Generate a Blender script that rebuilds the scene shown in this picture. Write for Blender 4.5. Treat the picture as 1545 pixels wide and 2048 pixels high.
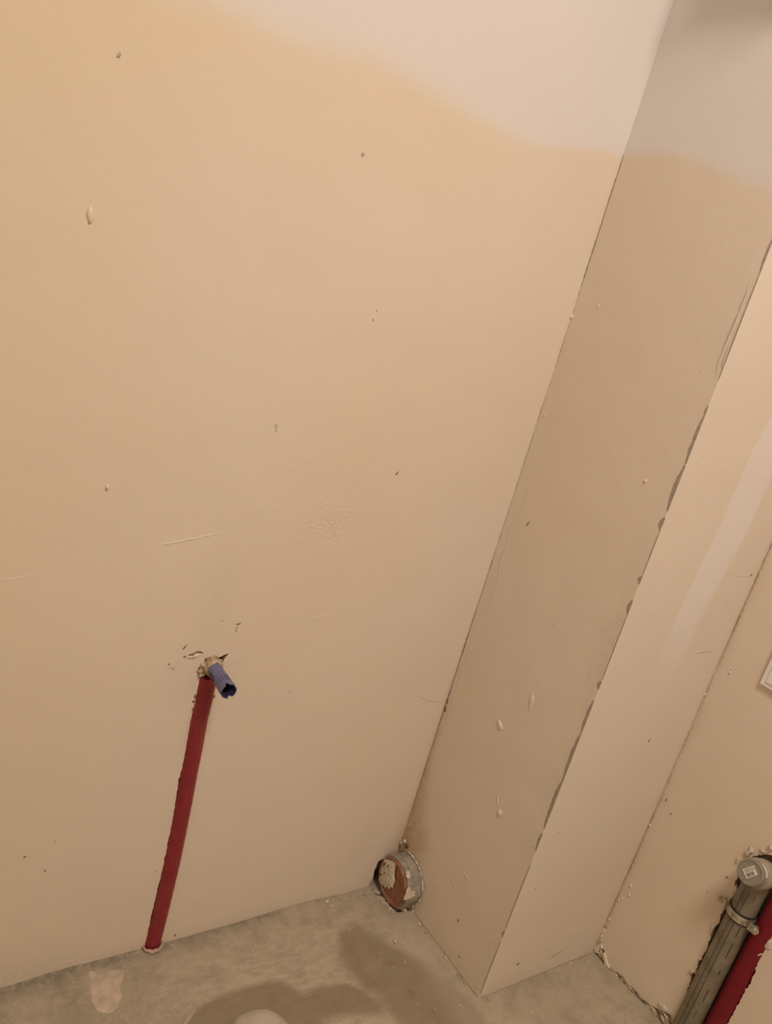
import bpy, bmesh, math, random
from mathutils import Vector, Matrix, noise
from mathutils.geometry import delaunay_2d_cdt, tessellate_polygon

random.seed(7)
scene = bpy.context.scene
for o in list(bpy.data.objects):
    bpy.data.objects.remove(o)
COL = scene.collection

# ------------------------------------------------------------------ camera
YAW, PITCH, ROLL = 0.645732, 0.297475, 0.268365
FOCAL_PX = 1580.563637
fwd = Vector((math.sin(YAW)*math.cos(PITCH), math.cos(YAW)*math.cos(PITCH), -math.sin(PITCH)))
r0 = Vector((math.cos(YAW), -math.sin(YAW), 0)); u0 = r0.cross(fwd)
rgt = r0*math.cos(ROLL) + u0*math.sin(ROLL)
upv = u0*math.cos(ROLL) - r0*math.sin(ROLL)
cd = bpy.data.cameras.new('camera'); cam = bpy.data.objects.new('camera', cd); COL.objects.link(cam)
m = Matrix((rgt, upv, -fwd)).transposed().to_4x4(); m.translation = Vector((-0.951957, -0.927584, 1.149989))
cam.matrix_world = m
cd.sensor_fit = 'VERTICAL'; cd.sensor_height = 24.0; cd.lens = 24.0*FOCAL_PX/2048.0
cd.clip_start = 0.02
scene.camera = cam

# ------------------------------------------------------------------ world, light, exposure
w = bpy.data.worlds.new('world'); scene.world = w; w.use_nodes = True
w.node_tree.nodes['Background'].inputs[0].default_value = (0, 0, 0, 1)
w.node_tree.nodes['Background'].inputs[1].default_value = 0.0
LIGHT_POS = Vector((-0.48, -1.24, 2.49)); LIGHT_COLOR = (1.0, 0.872, 0.805); LIGHT_W = 24.2; LIGHT_R = 0.26
ld = bpy.data.lights.new('ceiling_lamp_light', 'AREA'); ld.shape = 'DISK'; ld.size = 2*LIGHT_R
ld.energy = LIGHT_W; ld.color = LIGHT_COLOR
lo = bpy.data.objects.new('ceiling_lamp_light', ld); COL.objects.link(lo); lo.location = LIGHT_POS
vs = scene.view_settings
vs.view_transform = 'Standard'; vs.look = 'None'; vs.gamma = 1.0; vs.use_curve_mapping = False
vs.exposure = 0.0
scene.display_settings.display_device = 'sRGB'

# ------------------------------------------------------------------ node helpers
def new_mat(name):
    mt = bpy.data.materials.new(name); mt.use_nodes = True
    nt = mt.node_tree
    return mt, nt, nt.nodes['Principled BSDF']
class NB:
    """tiny node-building helper"""
    def __init__(s, nt): s.nt = nt
    def put(s, sock, v):
        if v is None: return
        if hasattr(v, 'is_linked'): s.nt.links.new(v, sock)
        else:
            if isinstance(v, tuple) and len(v) == 3 and sock.type == 'RGBA': v = v + (1,)
            sock.default_value = v
    def pos(s): return s.nt.nodes.new('ShaderNodeNewGeometry').outputs['Position']
    def attr(s, n):
        a = s.nt.nodes.new('ShaderNodeAttribute'); a.attribute_name = n; return a.outputs['Fac']
    def noise(s, vec, scale, detail=3, rough=.5, dist=0.0):
        n = s.nt.nodes.new('ShaderNodeTexNoise'); s.put(n.inputs['Vector'], vec)
        n.inputs['Scale'].default_value = scale; n.inputs['Detail'].default_value = detail
        n.inputs['Roughness'].default_value = rough; n.inputs['Distortion'].default_value = dist
        return n.outputs['Fac']
    def wave(s, vec, scale, dist=0, detail=2, dscale=1, kind='BANDS', direction='X'):
        n = s.nt.nodes.new('ShaderNodeTexWave'); n.wave_type = kind
        if kind == 'BANDS': n.bands_direction = direction
        else: n.rings_direction = direction
        s.put(n.inputs['Vector'], vec); n.inputs['Scale'].default_value = scale
        n.inputs['Distortion'].default_value = dist; n.inputs['Detail'].default_value = detail
        n.inputs['Detail Scale'].default_value = dscale
        return n.outputs['Fac']
    def mapping(s, vec, loc=(0, 0, 0), rot=(0, 0, 0), scale=(1, 1, 1)):
        n = s.nt.nodes.new('ShaderNodeMapping'); s.put(n.inputs['Vector'], vec)
        n.inputs['Location'].default_value = loc; n.inputs['Rotation'].default_value = rot
        n.inputs['Scale'].default_value = scale; return n.outputs[0]
    def math(s, op, a, b=None, clamp=False):
        n = s.nt.nodes.new('ShaderNodeMath'); n.operation = op; n.use_clamp = clamp
        s.put(n.inputs[0], a); s.put(n.inputs[1], b); return n.outputs[0]
    def mix(s, f, a, b):
        n = s.nt.nodes.new('ShaderNodeMix'); n.data_type = 'RGBA'
        s.put(n.inputs[0], f); s.put(n.inputs[6], a); s.put(n.inputs[7], b); return n.outputs[2]
    def range(s, v, a, b, c=0., d=1.):
        n = s.nt.nodes.new('ShaderNodeMapRange'); n.clamp = True; n.interpolation_type = 'SMOOTHSTEP'
        s.put(n.inputs[0], v)
        for i, q in enumerate((a, b, c, d)): n.inputs[i+1].default_value = q
        return n.outputs[0]
    def bump(s, h, strength, dist, prev=None):
        n = s.nt.nodes.new('ShaderNodeBump'); n.inputs['Strength'].default_value = strength
        n.inputs['Distance'].default_value = dist; s.put(n.inputs['Height'], h)
        if prev is not None: s.put(n.inputs['Normal'], prev)
        return n.outputs[0]

def simple_mat(name, color, rough=.6, var=.12, scale=60, metallic=0, bump=0, spec=.5, dark=None):
    mt, nt, bs = new_mat(name); b = NB(nt)
    p = nt.nodes.new('ShaderNodeTexCoord').outputs['Object']
    f = b.noise(p, scale, 4, .6)
    c2 = tuple(max(0, c*(1-var*2)) for c in color) if dark is None else dark
    c1 = tuple(min(1, c*(1+var*.4)) for c in color)
    b.put(bs.inputs['Base Color'], b.mix(b.range(f, .3, .7), c2, c1))
    bs.inputs['Roughness'].default_value = rough; bs.inputs['Metallic'].default_value = metallic
    bs.inputs['Specular IOR Level'].default_value = spec
    if bump:
        b.put(bs.inputs['Normal'], b.bump(b.noise(p, scale*4, 3, .6), .6, bump))
    return mt

# ------------------------------------------------------------------ colours
TAN = (0.735, 0.643, 0.520)
TAN_DEEP = (0.715, 0.600, 0.425)
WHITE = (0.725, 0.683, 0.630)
STAIN = (0.44, 0.27, 0.135)
BARE = (0.42, 0.30, 0.18)
FLOOR = (0.405, 0.340, 0.240)

def plaster(name, trowel=True):
    mt, nt, bs = new_mat(name); b = NB(nt); p = b.pos()
    big = b.noise(p, 2.2, 3, .5); mid = b.noise(p, 9, 4, .6); fine = b.noise(p, 420, 2, .5)
    col = b.mix(b.range(big, .35, .68), TAN, tuple(c*k for c, k in zip(TAN, (1.0, .975, .93))))
    col = b.mix(b.range(mid, .42, .72, 0, .35), col, tuple(c*k for c, k in zip(TAN, (.97, .97, 1.0))))
    col = b.mix(b.attr('deep'), col, TAN_DEEP)
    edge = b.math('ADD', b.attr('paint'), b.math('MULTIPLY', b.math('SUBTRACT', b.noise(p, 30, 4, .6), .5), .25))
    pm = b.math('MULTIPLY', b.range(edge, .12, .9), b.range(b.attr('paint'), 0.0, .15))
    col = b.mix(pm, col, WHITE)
    # dry-brushed streak
    st = b.noise(b.mapping(p, scale=(190, 190, 4)), 1.0, 2, .5)
    sm = b.math('MULTIPLY', b.attr('streak'), b.range(b.math('ADD', st, b.math('MULTIPLY', b.attr('streak'), .55)), .5, .9))
    col = b.mix(sm, col, (0.765, 0.71, 0.64))
    ns = b.noise(p, 45, 4, .65)
    col = b.mix(b.math('MULTIPLY', b.attr('stain'), b.range(ns, .2, .75, .45, 1.)), col, STAIN)
    col = b.mix(b.math('MULTIPLY', b.attr('dirt_dark'), b.range(b.noise(p, 120, 4, .7), .3, .7, .2, 1.)), col, (0.28, .235, .17))
    b.put(bs.inputs['Base Color'], col)
    bs.inputs['Roughness'].default_value = .85; bs.inputs['Specular IOR Level'].default_value = .25
    n = b.bump(fine, .22, .0006)
    n = b.bump(mid, .35, .004, n)
    if trowel:
        lo = b.noise(p, 3.1, 2, .5)
        warp = b.wave(b.mapping(p, loc=(.52, 0, -.62)), 46, 7.0, 3, 3.0, 'RINGS', 'Y')
        diag = b.wave(b.mapping(p, rot=(0, .95, 0)), 75, 6.0, 3, 3.0, 'BANDS', 'X')
        f1 = b.math('MULTIPLY', warp, b.range(lo, .54, .70))
        f2 = b.math('MULTIPLY', diag, b.range(b.noise(b.mapping(p, loc=(3, 1, 2)), 3.4, 2, .5), .52, .68))
        n = b.bump(b.math('ADD', f1, f2), .055, .0012, n)
    st = b.math('MULTIPLY', b.attr('stipple'), b.range(b.noise(p, 190, 3, .6), .45, .62))
    n = b.bump(st, .55, .0016, n)
    b.put(bs.inputs['Normal'], n)
    return mt
M = {}
M['plaster'] = plaster('plaster_paint')
M['plaster_plain'] = plaster('plaster_plain', False)
M['broken'] = simple_mat('broken_plaster', (0.68, 0.55, 0.39), .95, .22, 140, bump=.002, spec=.1)
M['cream'] = simple_mat('cream_filler', (0.70, 0.61, 0.47), .9, .12, 160, bump=.001, spec=.15)
M['faint'] = simple_mat('worn_plaster', (.54, .44, .32), .95, .15, 300, spec=.1)
M['bare'] = simple_mat('bare_substrate', BARE, .95, .35, 300, spec=.1)
M['darkhole'] = simple_mat('rusty_hole', (0.23, 0.13, 0.065), .95, .4, 300, bump=.002, spec=.1)
M['bead'] = simple_mat('galvanised_bead', (0.43, 0.37, 0.29), .55, .15, 260, metallic=.2)
M['white_wall'] = simple_mat('white_wall_paint', (0.80, 0.76, 0.70), .85, .03, 4, spec=.2)
M['tan_wall'] = simple_mat('tan_wall_paint', TAN, .85, .05, 4, spec=.2)

# floor material
def floor_mat():
    mt, nt, bs = new_mat('concrete_floor'); b = NB(nt); p = b.pos()
    big = b.noise(p, 5, 4, .6); mid = b.noise(p, 28, 5, .65); fine = b.noise(p, 260, 3, .6)
    col = b.mix(b.range(big, .3, .7), FLOOR, tuple(c*k for c, k in zip(FLOOR, (1.12, 1.12, 1.13))))
    col = b.mix(b.range(mid, .42, .70, 0, .70), col, tuple(c*.76 for c in FLOOR))
    col = b.mix(b.range(fine, .57, .70, 0, .60), col, tuple(c*.62 for c in FLOOR))
    col = b.mix(b.range(b.noise(p, 170, 2, .5), .74, .80, 0, .4), col, (0.52, .45, .34))
    wisp = b.math('MULTIPLY', b.attr('wisp'), b.range(b.noise(b.mapping(p, rot=(0, 0, .6), scale=(30, 90, 1)), 1, 3, .6), .42, .7))
    col = b.mix(b.math('MULTIPLY', wisp, .7), col, (0.50, .43, .32))
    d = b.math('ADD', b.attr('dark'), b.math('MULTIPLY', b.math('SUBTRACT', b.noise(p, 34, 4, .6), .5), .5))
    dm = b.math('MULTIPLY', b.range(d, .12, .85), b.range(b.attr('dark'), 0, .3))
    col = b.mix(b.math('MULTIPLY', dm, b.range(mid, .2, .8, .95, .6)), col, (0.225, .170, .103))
    g = b.math('MULTIPLY', b.attr('dirt_dark'), b.range(b.noise(p, 70, 4, .7), .3, .65, .25, 1))
    col = b.mix(g, col, (0.20, .175, .125))
    col = b.mix(b.attr('pale'), col, (0.50, .42, .31))
    b.put(bs.inputs['Base Color'], col)
    bs.inputs['Roughness'].default_value = .8; bs.inputs['Specular IOR Level'].default_value = .3
    n = b.bump(fine, .35, .001); n = b.bump(mid, .4, .004, n)
    b.put(bs.inputs['Normal'], n)
    return mt
M['floor'] = floor_mat()

# ------------------------------------------------------------------ object helpers
def link(name, verts, faces, mats, parent=None, smooth=False, fm=None):
    me = bpy.data.meshes.new(name); me.from_pydata([tuple(v) for v in verts], [], faces)
    if not isinstance(mats, (list, tuple)): mats = [mats]
    for q in mats: me.materials.append(q)
    if fm: me.polygons.foreach_set('material_index', fm)
    bm = bmesh.new(); bm.from_mesh(me); bmesh.ops.recalc_face_normals(bm, faces=bm.faces); bm.to_mesh(me); bm.free()
    if smooth: me.polygons.foreach_set('use_smooth', [True]*len(me.polygons))
    o = bpy.data.objects.new(name, me); COL.objects.link(o)
    if parent:
        o.parent = parent; o.matrix_parent_inverse = parent.matrix_world.inverted()
    return o
def auto_smooth(o, deg=35):
    me = o.data
    bm = bmesh.new(); bm.from_mesh(me)
    for f in bm.faces: f.smooth = True
    for e in bm.edges:
        if len(e.link_faces) == 2 and e.calc_face_angle(0) > math.radians(deg): e.smooth = False
    bm.to_mesh(me); bm.free(); return o
def thing(name, loc, label, cat, group=None):
    o = bpy.data.objects.new(name, None); COL.objects.link(o); o.location = loc
    o.empty_display_size = .02
    o['label'] = label; o['category'] = cat
    if group: o['group'] = group
    bpy.context.view_layer.update()
    return o
def tag(o, label, cat, kind=None):
    o['label'] = label; o['category'] = cat
    if kind: o['kind'] = kind
    return o
def basis(axis, ref=Vector((0, 0, 1))):
    a = Vector(axis).normalized()
    if abs(a.dot(ref)) > .95: ref = Vector((0, 1, 0))
    x = ref.cross(a).normalized(); y = a.cross(x)
    return x, y, a
def lathe(c, axis, prof, n=40, ref=Vector((0, 0, 1))):
    """prof: list of (radius, distance along axis)"""
    x, y, a = basis(axis, ref); c = Vector(c); V = []; Fc = []
    for r, h in prof:
        for i in range(n):
            t = 2*math.pi*i/n
            V.append(c + a*h + (x*math.cos(t) + y*math.sin(t))*max(r, 1e-5))
    for j in range(len(prof)-1):
        for i in range(n):
            k = (i+1) % n
            Fc.append((j*n+i, j*n+k, (j+1)*n+k, (j+1)*n+i))
    return V, Fc
def tube(path, rad, n=24, cap=True):
    """sweep a circle (radius may be a list) along a list of points"""
    P = [Vector(p) for p in path]; V = []; Fc = []
    R = rad if isinstance(rad, (list, tuple)) else [rad]*len(P)
    prev = None
    for i, p in enumerate(P):
        d = (P[min(i+1, len(P)-1)] - P[max(i-1, 0)]).normalized()
        if prev is None: x, y, _ = basis(d)
        else:
            x = (prev - d*prev.dot(d)).normalized(); y = d.cross(x)
        prev = x
        for k in range(n):
            t = 2*math.pi*k/n; V.append(p + (x*math.cos(t) + y*math.sin(t))*R[i])
    for j in range(len(P)-1):
        for k in range(n):
            q = (k+1) % n; Fc.append((j*n+k, j*n+q, (j+1)*n+q, (j+1)*n+k))
    if cap:
        Fc.append(tuple(range(n-1, -1, -1))); Fc.append(tuple((len(P)-1)*n+k for k in range(n)))
    return V, Fc
def box(o, u, v, n_, su, sv, sn, bev=0):
    o = Vector(o); V = []
    for k in (0, 1):
        for (a, c) in ((0, 0), (1, 0), (1, 1), (0, 1)):
            i = bev if k else 0
            V.append(o + u*(a*su + (i if a == 0 else -i)) + v*(c*sv + (i if c == 0 else -i)) + n_*(k*sn))
    return V, [(3, 2, 1, 0), (4, 5, 6, 7)] + [(i, (i+1) % 4, 4+(i+1) % 4, 4+i) for i in range(4)]
def join(*parts):
    V = []; Fc = []
    for v, f in parts:
        b = len(V); V += list(v); Fc += [tuple(i+b for i in q) for q in f]
    return V, Fc
def lump(c, sx, sy, sz, seed, axes=None, sub=2, rough=.35):
    bm = bmesh.new(); bmesh.ops.create_icosphere(bm, subdivisions=sub, radius=1)
    ax = axes or (Vector((1, 0, 0)), Vector((0, 1, 0)), Vector((0, 0, 1))); c = Vector(c)
    V = []
    for v in bm.verts:
        k = 1 + rough*noise.noise(v.co*1.7 + Vector((seed*3.7, seed, 0))) + rough*.5*noise.noise(v.co*4 + Vector((seed, 0, seed*2.1)))
        q = v.co*k; V.append(c + ax[0]*q.x*sx + ax[1]*q.y*sy + ax[2]*q.z*sz)
    Fc = [tuple(v.index for v in f.verts) for f in bm.faces]; bm.free()
    return V, Fc

# ------------------------------------------------------------------ 2-D helpers
def inside(p, poly):
    x, y = p; c = False; n = len(poly); j = n-1
    for i in range(n):
        xi, yi = poly[i]; xj, yj = poly[j]
        if (yi > y) != (yj > y) and x < (xj-xi)*(y-yi)/(yj-yi)+xi: c = not c
        j = i
    return c
def segd(p, a, b):
    ax, ay = a; dx, dy = b[0]-ax, b[1]-ay; L = dx*dx+dy*dy
    t = 0 if L == 0 else max(0, min(1, ((p[0]-ax)*dx+(p[1]-ay)*dy)/L))
    return math.hypot(p[0]-ax-t*dx, p[1]-ay-t*dy)
def sdist(p, poly):
    d = min(segd(p, poly[i], poly[(i+1) % len(poly)]) for i in range(len(poly)))
    return d if inside(p, poly) else -d
def lined(p, line): return min(segd(p, line[i], line[i+1]) for i in range(len(line)-1))
def sstep(x, a, b):
    t = max(0, min(1, (x-a)/(b-a))); return t*t*(3-2*t)
def interp(x, pts):
    pts = sorted(pts)
    if x <= pts[0][0]:
        (a, c), (b, d) = pts[0], pts[1]
    elif x >= pts[-1][0]:
        (a, c), (b, d) = pts[-2], pts[-1]
    else:
        for i in range(len(pts)-1):
            if pts[i][0] <= x <= pts[i+1][0]: (a, c), (b, d) = pts[i], pts[i+1]; break
    return c + (d-c)*(x-a)/(b-a)
def nz(u, v, s, seed=0): return noise.noise(Vector((u*s, v*s, seed*7.3)))
def jag(poly, seg=.004, amp=.0012, seed=1, closed=True):
    out = []; n = len(poly)
    for i in range(n if closed else n-1):
        a, b = poly[i], poly[(i+1) % n]; L = math.hypot(b[0]-a[0], b[1]-a[1]); k = max(1, int(L/seg))
        nx, ny = (-(b[1]-a[1])/L, (b[0]-a[0])/L) if L else (0, 0)
        for j in range(k):
            t = j/k; x = a[0]+(b[0]-a[0])*t; y = a[1]+(b[1]-a[1])*t
            e = amp*(1.3*nz(x, y, 110, seed) + .9*nz(x, y, 310, seed+3)) if (j or closed) else 0
            out.append((x+nx*e, y+ny*e))
    if not closed: out.append(tuple(poly[-1]))
    return out

class Frame:
    def __init__(s, O, U, N, V=(0, 0, 1)):
        s.O, s.U, s.V, s.N = Vector(O), Vector(U).normalized(), Vector(V).normalized(), Vector(N).normalized()
        s.disp = None
    def pt(s, u, v, h=0): return s.O + s.U*u + s.V*v + s.N*(h + (s.disp(u, v) if s.disp else 0))
WA = Frame((0, 0, 0), (1, 0, 0), (0, -1, 0))
WB = Frame((0, 0, 0), (0.041723, -0.99913, 0), (-0.99913, -0.041723, 0))
WC = Frame((0.011835, -0.28341, 0), (0.99997, -0.0073352, 0), (-0.0073352, -0.99997, 0))
WD = Frame((0.31157, -0.28561, 0), (0.046807, -0.9989, 0), (-0.9989, -0.046807, 0))
WF = Frame((0, 0, 0), (1, 0, 0), (0, 0, 1), (0, 1, 0))

def surface(name, fr, outer, fine, step, disp, attrs, mats, recesses=(), kind='structure', parent=None, coarse=.12):
    """triangulated plaster or concrete sheet: outline + ragged recesses + a grid of inner points"""
    pts = []; edges = []; loops = [outer] + [r[0] for r in recesses]; ids = []
    for lp in loops:
        b = len(pts); pts += [Vector(p) for p in lp]
        edges += [(b+i, b+(i+1) % len(lp)) for i in range(len(lp))]
    us = [p[0] for p in outer]; vs_ = [p[1] for p in outer]
    bb = [(min(p[0] for p in lp)-.003, max(p[0] for p in lp)+.003, min(p[1] for p in lp)-.003, max(p[1] for p in lp)+.003) for lp in loops[1:]]
    def ok(p):
        if not inside(p, outer): return False
        for q, lp in zip(bb, loops[1:]):
            if q[0] < p[0] < q[1] and q[2] < p[1] < q[3] and (inside(p, lp) or sdist(p, lp) > -.0015): return False
        return True
    nu = int((fine[1]-fine[0])/step); nv = int((fine[3]-fine[2])/step)
    for i in range(nu+1):
        for j in range(nv+1):
            p = (fine[0]+(fine[1]-fine[0])*(i+.5*(j & 1)*.98)/nu, fine[2]+(fine[3]-fine[2])*j/nv)
            if ok(p): pts.append(Vector(p))
    u = min(us)+coarse/2
    while u < max(us):
        v = min(vs_)+coarse/2
        while v < max(vs_):
            if not (fine[0]-.02 < u < fine[1]+.02 and fine[2]-.02 < v < fine[3]+.02) and ok((u, v)): pts.append(Vector((u, v)))
            v += coarse
        u += coarse
    V2, E2, F2, *_ = delaunay_2d_cdt(pts, edges, [], 0, 1e-6, False)
    V2 = [(p.x, p.y) for p in V2]
    verts = [fr.pt(p[0], p[1], disp(*p)) for p in V2]
    faces = []; fm = []
    for f in F2:
        c = (sum(V2[i][0] for i in f)/3, sum(V2[i][1] for i in f)/3)
        if not inside(c, outer): continue
        if any(q[0] < c[0] < q[1] and q[2] < c[1] < q[3] and inside(c, lp) for q, lp in zip(bb, loops[1:])): continue
        a, b2, c2 = (V2[i] for i in f)
        ar = (b2[0]-a[0])*(c2[1]-a[1])-(b2[1]-a[1])*(c2[0]-a[0])
        if abs(ar) < 1e-10: continue
        faces.append(tuple(f)); fm.append(0)
    nbase = len(verts)
    for r in recesses:
        lp, depth = r[0], r[1]; mi = r[2] if len(r) > 2 else 1
        b = len(verts); n = len(lp)
        for p in lp: verts.append(fr.pt(p[0], p[1], disp(*p)))
        cu = sum(p[0] for p in lp)/n; cv = sum(p[1] for p in lp)/n
        for p in lp: verts.append(fr.pt(p[0]+(cu-p[0])*.04, p[1]+(cv-p[1])*.04, -depth*(1+.25*nz(p[0], p[1], 160, 5))))
        for i in range(n):
            k = (i+1) % n; faces.append((b+i, b+k, b+n+k, b+n+i)); fm.append(mi)
        for t in tessellate_polygon([[Vector((p[0], p[1], 0)) for p in lp]]):
            faces.append(tuple(b+n+i for i in t)); fm.append(mi)
    o = link(name, verts, faces, mats, parent, fm=fm)
    me = o.data
    nf = [0]*len(me.polygons); me.polygons.foreach_get('material_index', nf)
    me.polygons.foreach_set('use_smooth', [q == 0 for q in nf])
    for an, fn in attrs.items():
        at = me.attributes.new(an, 'FLOAT', 'POINT')
        vals = [fn(*p) for p in V2] + [0.0]*(len(me.vertices)-nbase)
        at.data.foreach_set('value', vals)
    if kind: o['kind'] = kind
    return o
ZERO = lambda u, v: 0.0
def flat(u, v): return 0.0
def in_fine(fn, r):
    def g(u, v): return fn(u, v) if r[0]-.02 < u < r[1]+.02 and r[2]-.02 < v < r[3]+.02 else 0.0
    return g

# marks on a surface --------------------------------------------------------
def ridge(name, fr, line, wd, ht, mat, parent, seed=1, taper=True, h0=0):
    """thin raised trowel ridge / scratch burr following a polyline"""
    L = jag(line, .006, wd*.35, seed, closed=False); V = []; Fc = []; n = len(L)
    for i, p in enumerate(L):
        a, b = L[max(i-1, 0)], L[min(i+1, n-1)]; d = math.hypot(b[0]-a[0], b[1]-a[1]) or 1
        nx, ny = -(b[1]-a[1])/d, (b[0]-a[0])/d
        k = (math.sin(math.pi*(i+.25)/(n-.5)))**.5 if taper else 1
        ww = wd*.5*max(.25, k); hh = ht*max(.2, k)*(1+.4*nz(p[0], p[1], 240, seed))
        V += [fr.pt(p[0]+nx*ww, p[1]+ny*ww, h0-.0004), fr.pt(p[0]+nx*ww*.25, p[1]+ny*ww*.25, h0+hh), fr.pt(p[0]-nx*ww, p[1]-ny*ww, h0-.0004)]
        if i: q = 3*(i-1); Fc += [(q, q+1, q+4, q+3), (q+1, q+2, q+5, q+4)]
    return link(name, V, Fc, mat, parent, smooth=True)
def scab(name, fr, poly, ht, mat, parent, seed=1, seg=.003, amp=.0008, h0=0.0):
    """thin raised flake with a ragged outline and a domed, uneven top"""
    P = jag(poly, seg, amp, seed); n = len(P); cu = sum(p[0] for p in P)/n; cv = sum(p[1] for p in P)/n
    V = [fr.pt(p[0], p[1], h0-.0006) for p in P]
    rings = ((.9, .55), (.62, .95), (.3, 1.05))
    for s, h in rings:
        for p in P:
            x, y = cu+(p[0]-cu)*s, cv+(p[1]-cv)*s
            V.append(fr.pt(x, y, h0 + ht*h*(1+.5*nz(x, y, 150, seed))))
    V.append(fr.pt(cu, cv, h0 + ht)); Fc = []
    for j in range(len(rings)):
        for i in range(n):
            k = (i+1) % n; Fc.append((j*n+i, j*n+k, (j+1)*n+k, (j+1)*n+i))
    j = len(rings)
    for i in range(n): Fc.append((j*n+i, j*n+(i+1) % n, (j+1)*n))
    return link(name, V, Fc, mat, parent, smooth=True)
def drop(name, fr, c, ru, rv, ht, rot, mat, parent, seed=1):
    """a small hardened drip of plaster stuck on the wall"""
    ca, sa = math.cos(rot), math.sin(rot)
    ax = (fr.U*ca + fr.V*sa, fr.V*ca - fr.U*sa, fr.N)
    v, f = lump(fr.pt(c[0], c[1], 0), ru, rv, ht, seed, ax, 2, .3)
    return link(name, v, f, mat, parent, smooth=True)
def dent(name, fr, c, ru, rv, rot, parent, mat, seed=1, n=14):
    """shallow chip showing the bare coat: a ragged saucer lying on the paint"""
    ca, sa = math.cos(rot), math.sin(rot); P = []
    for i in range(n):
        t = 2*math.pi*i/n; k = 1 + .55*nz(math.cos(t), math.sin(t), 1.6, seed)
        x, y = ru*k*math.cos(t), rv*k*math.sin(t); P.append((c[0]+x*ca-y*sa, c[1]+x*sa+y*ca))
    V = [fr.pt(p[0], p[1], .0002) for p in P] + [fr.pt(c[0]+(p[0]-c[0])*.75, c[1]+(p[1]-c[1])*.75, .0009) for p in P] + [fr.pt(c[0], c[1], .0006)]
    Fc = [(i, (i+1) % n, n+(i+1) % n, n+i) for i in range(n)] + [(n+i, n+(i+1) % n, 2*n) for i in range(n)]
    return link(name, V, Fc, mat, parent, smooth=True)

# ================================================================== SETTING
PAINT_A = [(-0.7133, 1.3482), (-0.6457, 1.3545), (-0.5696, 1.3532), (-0.4935, 1.3583), (-0.4474, 1.3677), (-0.4007, 1.3646), (-0.3284, 1.3569), (-0.2469, 1.3542), (-0.1768, 1.3507), (-0.1086, 1.3653), (-0.0406, 1.3836), (0.0009, 1.3828)]
PAINT_B = [(0.0009, 1.3826), (0.0181, 1.3891), (0.0970, 1.3897), (0.1443, 1.3804), (0.1983, 1.3673), (0.2590, 1.3528)]
# ---- wall A (left, with the red conduit)
fineA = (-.95, 0, -.01, 1.70)
CH_L = [(-0.4990, 0.5200), (-0.4987, 0.5063), (-0.4981, 0.4951), (-0.5003, 0.4824), (-0.4984, 0.4605), (-0.4983, 0.4189), (-0.4983, 0.3938), (-0.4979, 0.3664), (-0.5000, 0.3391), (-0.4980, 0.3107), (-0.4957, 0.2626), (-0.4949, 0.2037), (-0.4951, 0.1536), (-0.4961, 0.1025), (-0.4963, 0.0500), (-0.4959, 0.0025)]
CH_R = [(-0.4720, 0.0005), (-0.4753, 0.0590), (-0.4745, 0.1115), (-0.4746, 0.1631), (-0.4723, 0.2099), (-0.4741, 0.2771), (-0.4735, 0.3342), (-0.4721, 0.3896), (-0.4738, 0.4307), (-0.4760, 0.4621), (-0.4756, 0.4840), (-0.4741, 0.5039)]
chaseA = jag(CH_L, .004, .0012, 3, False) + jag([(CH_R[0][0], -.012)] + CH_R, .004, .0010, 4, False)
i0 = len(CH_L)
chaseA = jag(CH_L + [(CH_L[-1][0], -.012), (CH_R[0][0], -.012)] + CH_R, .004, .0011, 3)
holeA = jag([(-0.4977, 0.5249), (-0.5007, 0.5361), (-0.4994, 0.5453), (-0.4943, 0.5507), (-0.4880, 0.5536), (-0.4823, 0.5524), (-0.4741, 0.5543), (-0.4648, 0.5587), (-0.4682, 0.5522), (-0.4686, 0.5462), (-0.4715, 0.5414), (-0.4717, 0.5346), (-0.4712, 0.5208), (-0.4743, 0.5091), (-0.4895, 0.5225)], .003, .0006, 5)
# conduit chase and fitting hole share the outlet: one outline
outletA = jag(CH_L + [(CH_L[-1][0], -.012), (CH_R[0][0], -.012)] + CH_R +
              [(-0.4719, 0.5088), (-0.4708, 0.5225), (-0.4715, 0.5337), (-0.4715, 0.5414), (-0.4695, 0.5472), (-0.4682, 0.5522), (-0.4642, 0.5595), (-0.4743, 0.5551), (-0.4823, 0.5524), (-0.4888, 0.5537), (-0.4951, 0.5508), (-0.4994, 0.5453), (-0.5007, 0.5361), (-0.4980, 0.5266)], .0035, .0009, 3)
gougeA = jag([(-0.5265, 0.5614), (-0.5202, 0.5634), (-0.5148, 0.5663), (-0.5079, 0.5659), (-0.5025, 0.5613), (-0.5081, 0.5626), (-0.5142, 0.5630), (-0.5190, 0.5609), (-0.5238, 0.5587)], .002, .0003, 6)
drainA = jag([(-0.0581, -0.0076), (-0.0492, 0.0023), (-0.0436, 0.0159), (-0.0463, 0.0367), (-0.0429, 0.0606), (-0.0235, 0.0679), (-0.0112, 0.0596)] + [(-.002, .06), (-.002, -.012), (-.045, -.012)], .003, .0012, 7)
outA = [(-2.1, -.02), (.004, -.02), (.004, 2.56), (-2.1, 2.56)]
def dispA(u, v):
    if not (-1.0 < u < .03 and v < 1.8): return 0
    return .0022*nz(u, v, 3.0, 1) + .0006*nz(u, v, 14, 2)
def paintA(u, v):
    d = v - interp(u, PAINT_A); wd = .016 + .030*sstep(-u, .12, .45)
    return sstep(d, -wd, wd)
def deepA(u, v):
    d = interp(u, PAINT_A) - v
    k = max(0, 1-abs(d-.03)/.14)*.55*sstep(-u, .12, .35)
    return min(1, k + .7*sstep(-u, .50, .90) + .15*sstep(nz(u, v, 5, 3), .1, .5))
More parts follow.
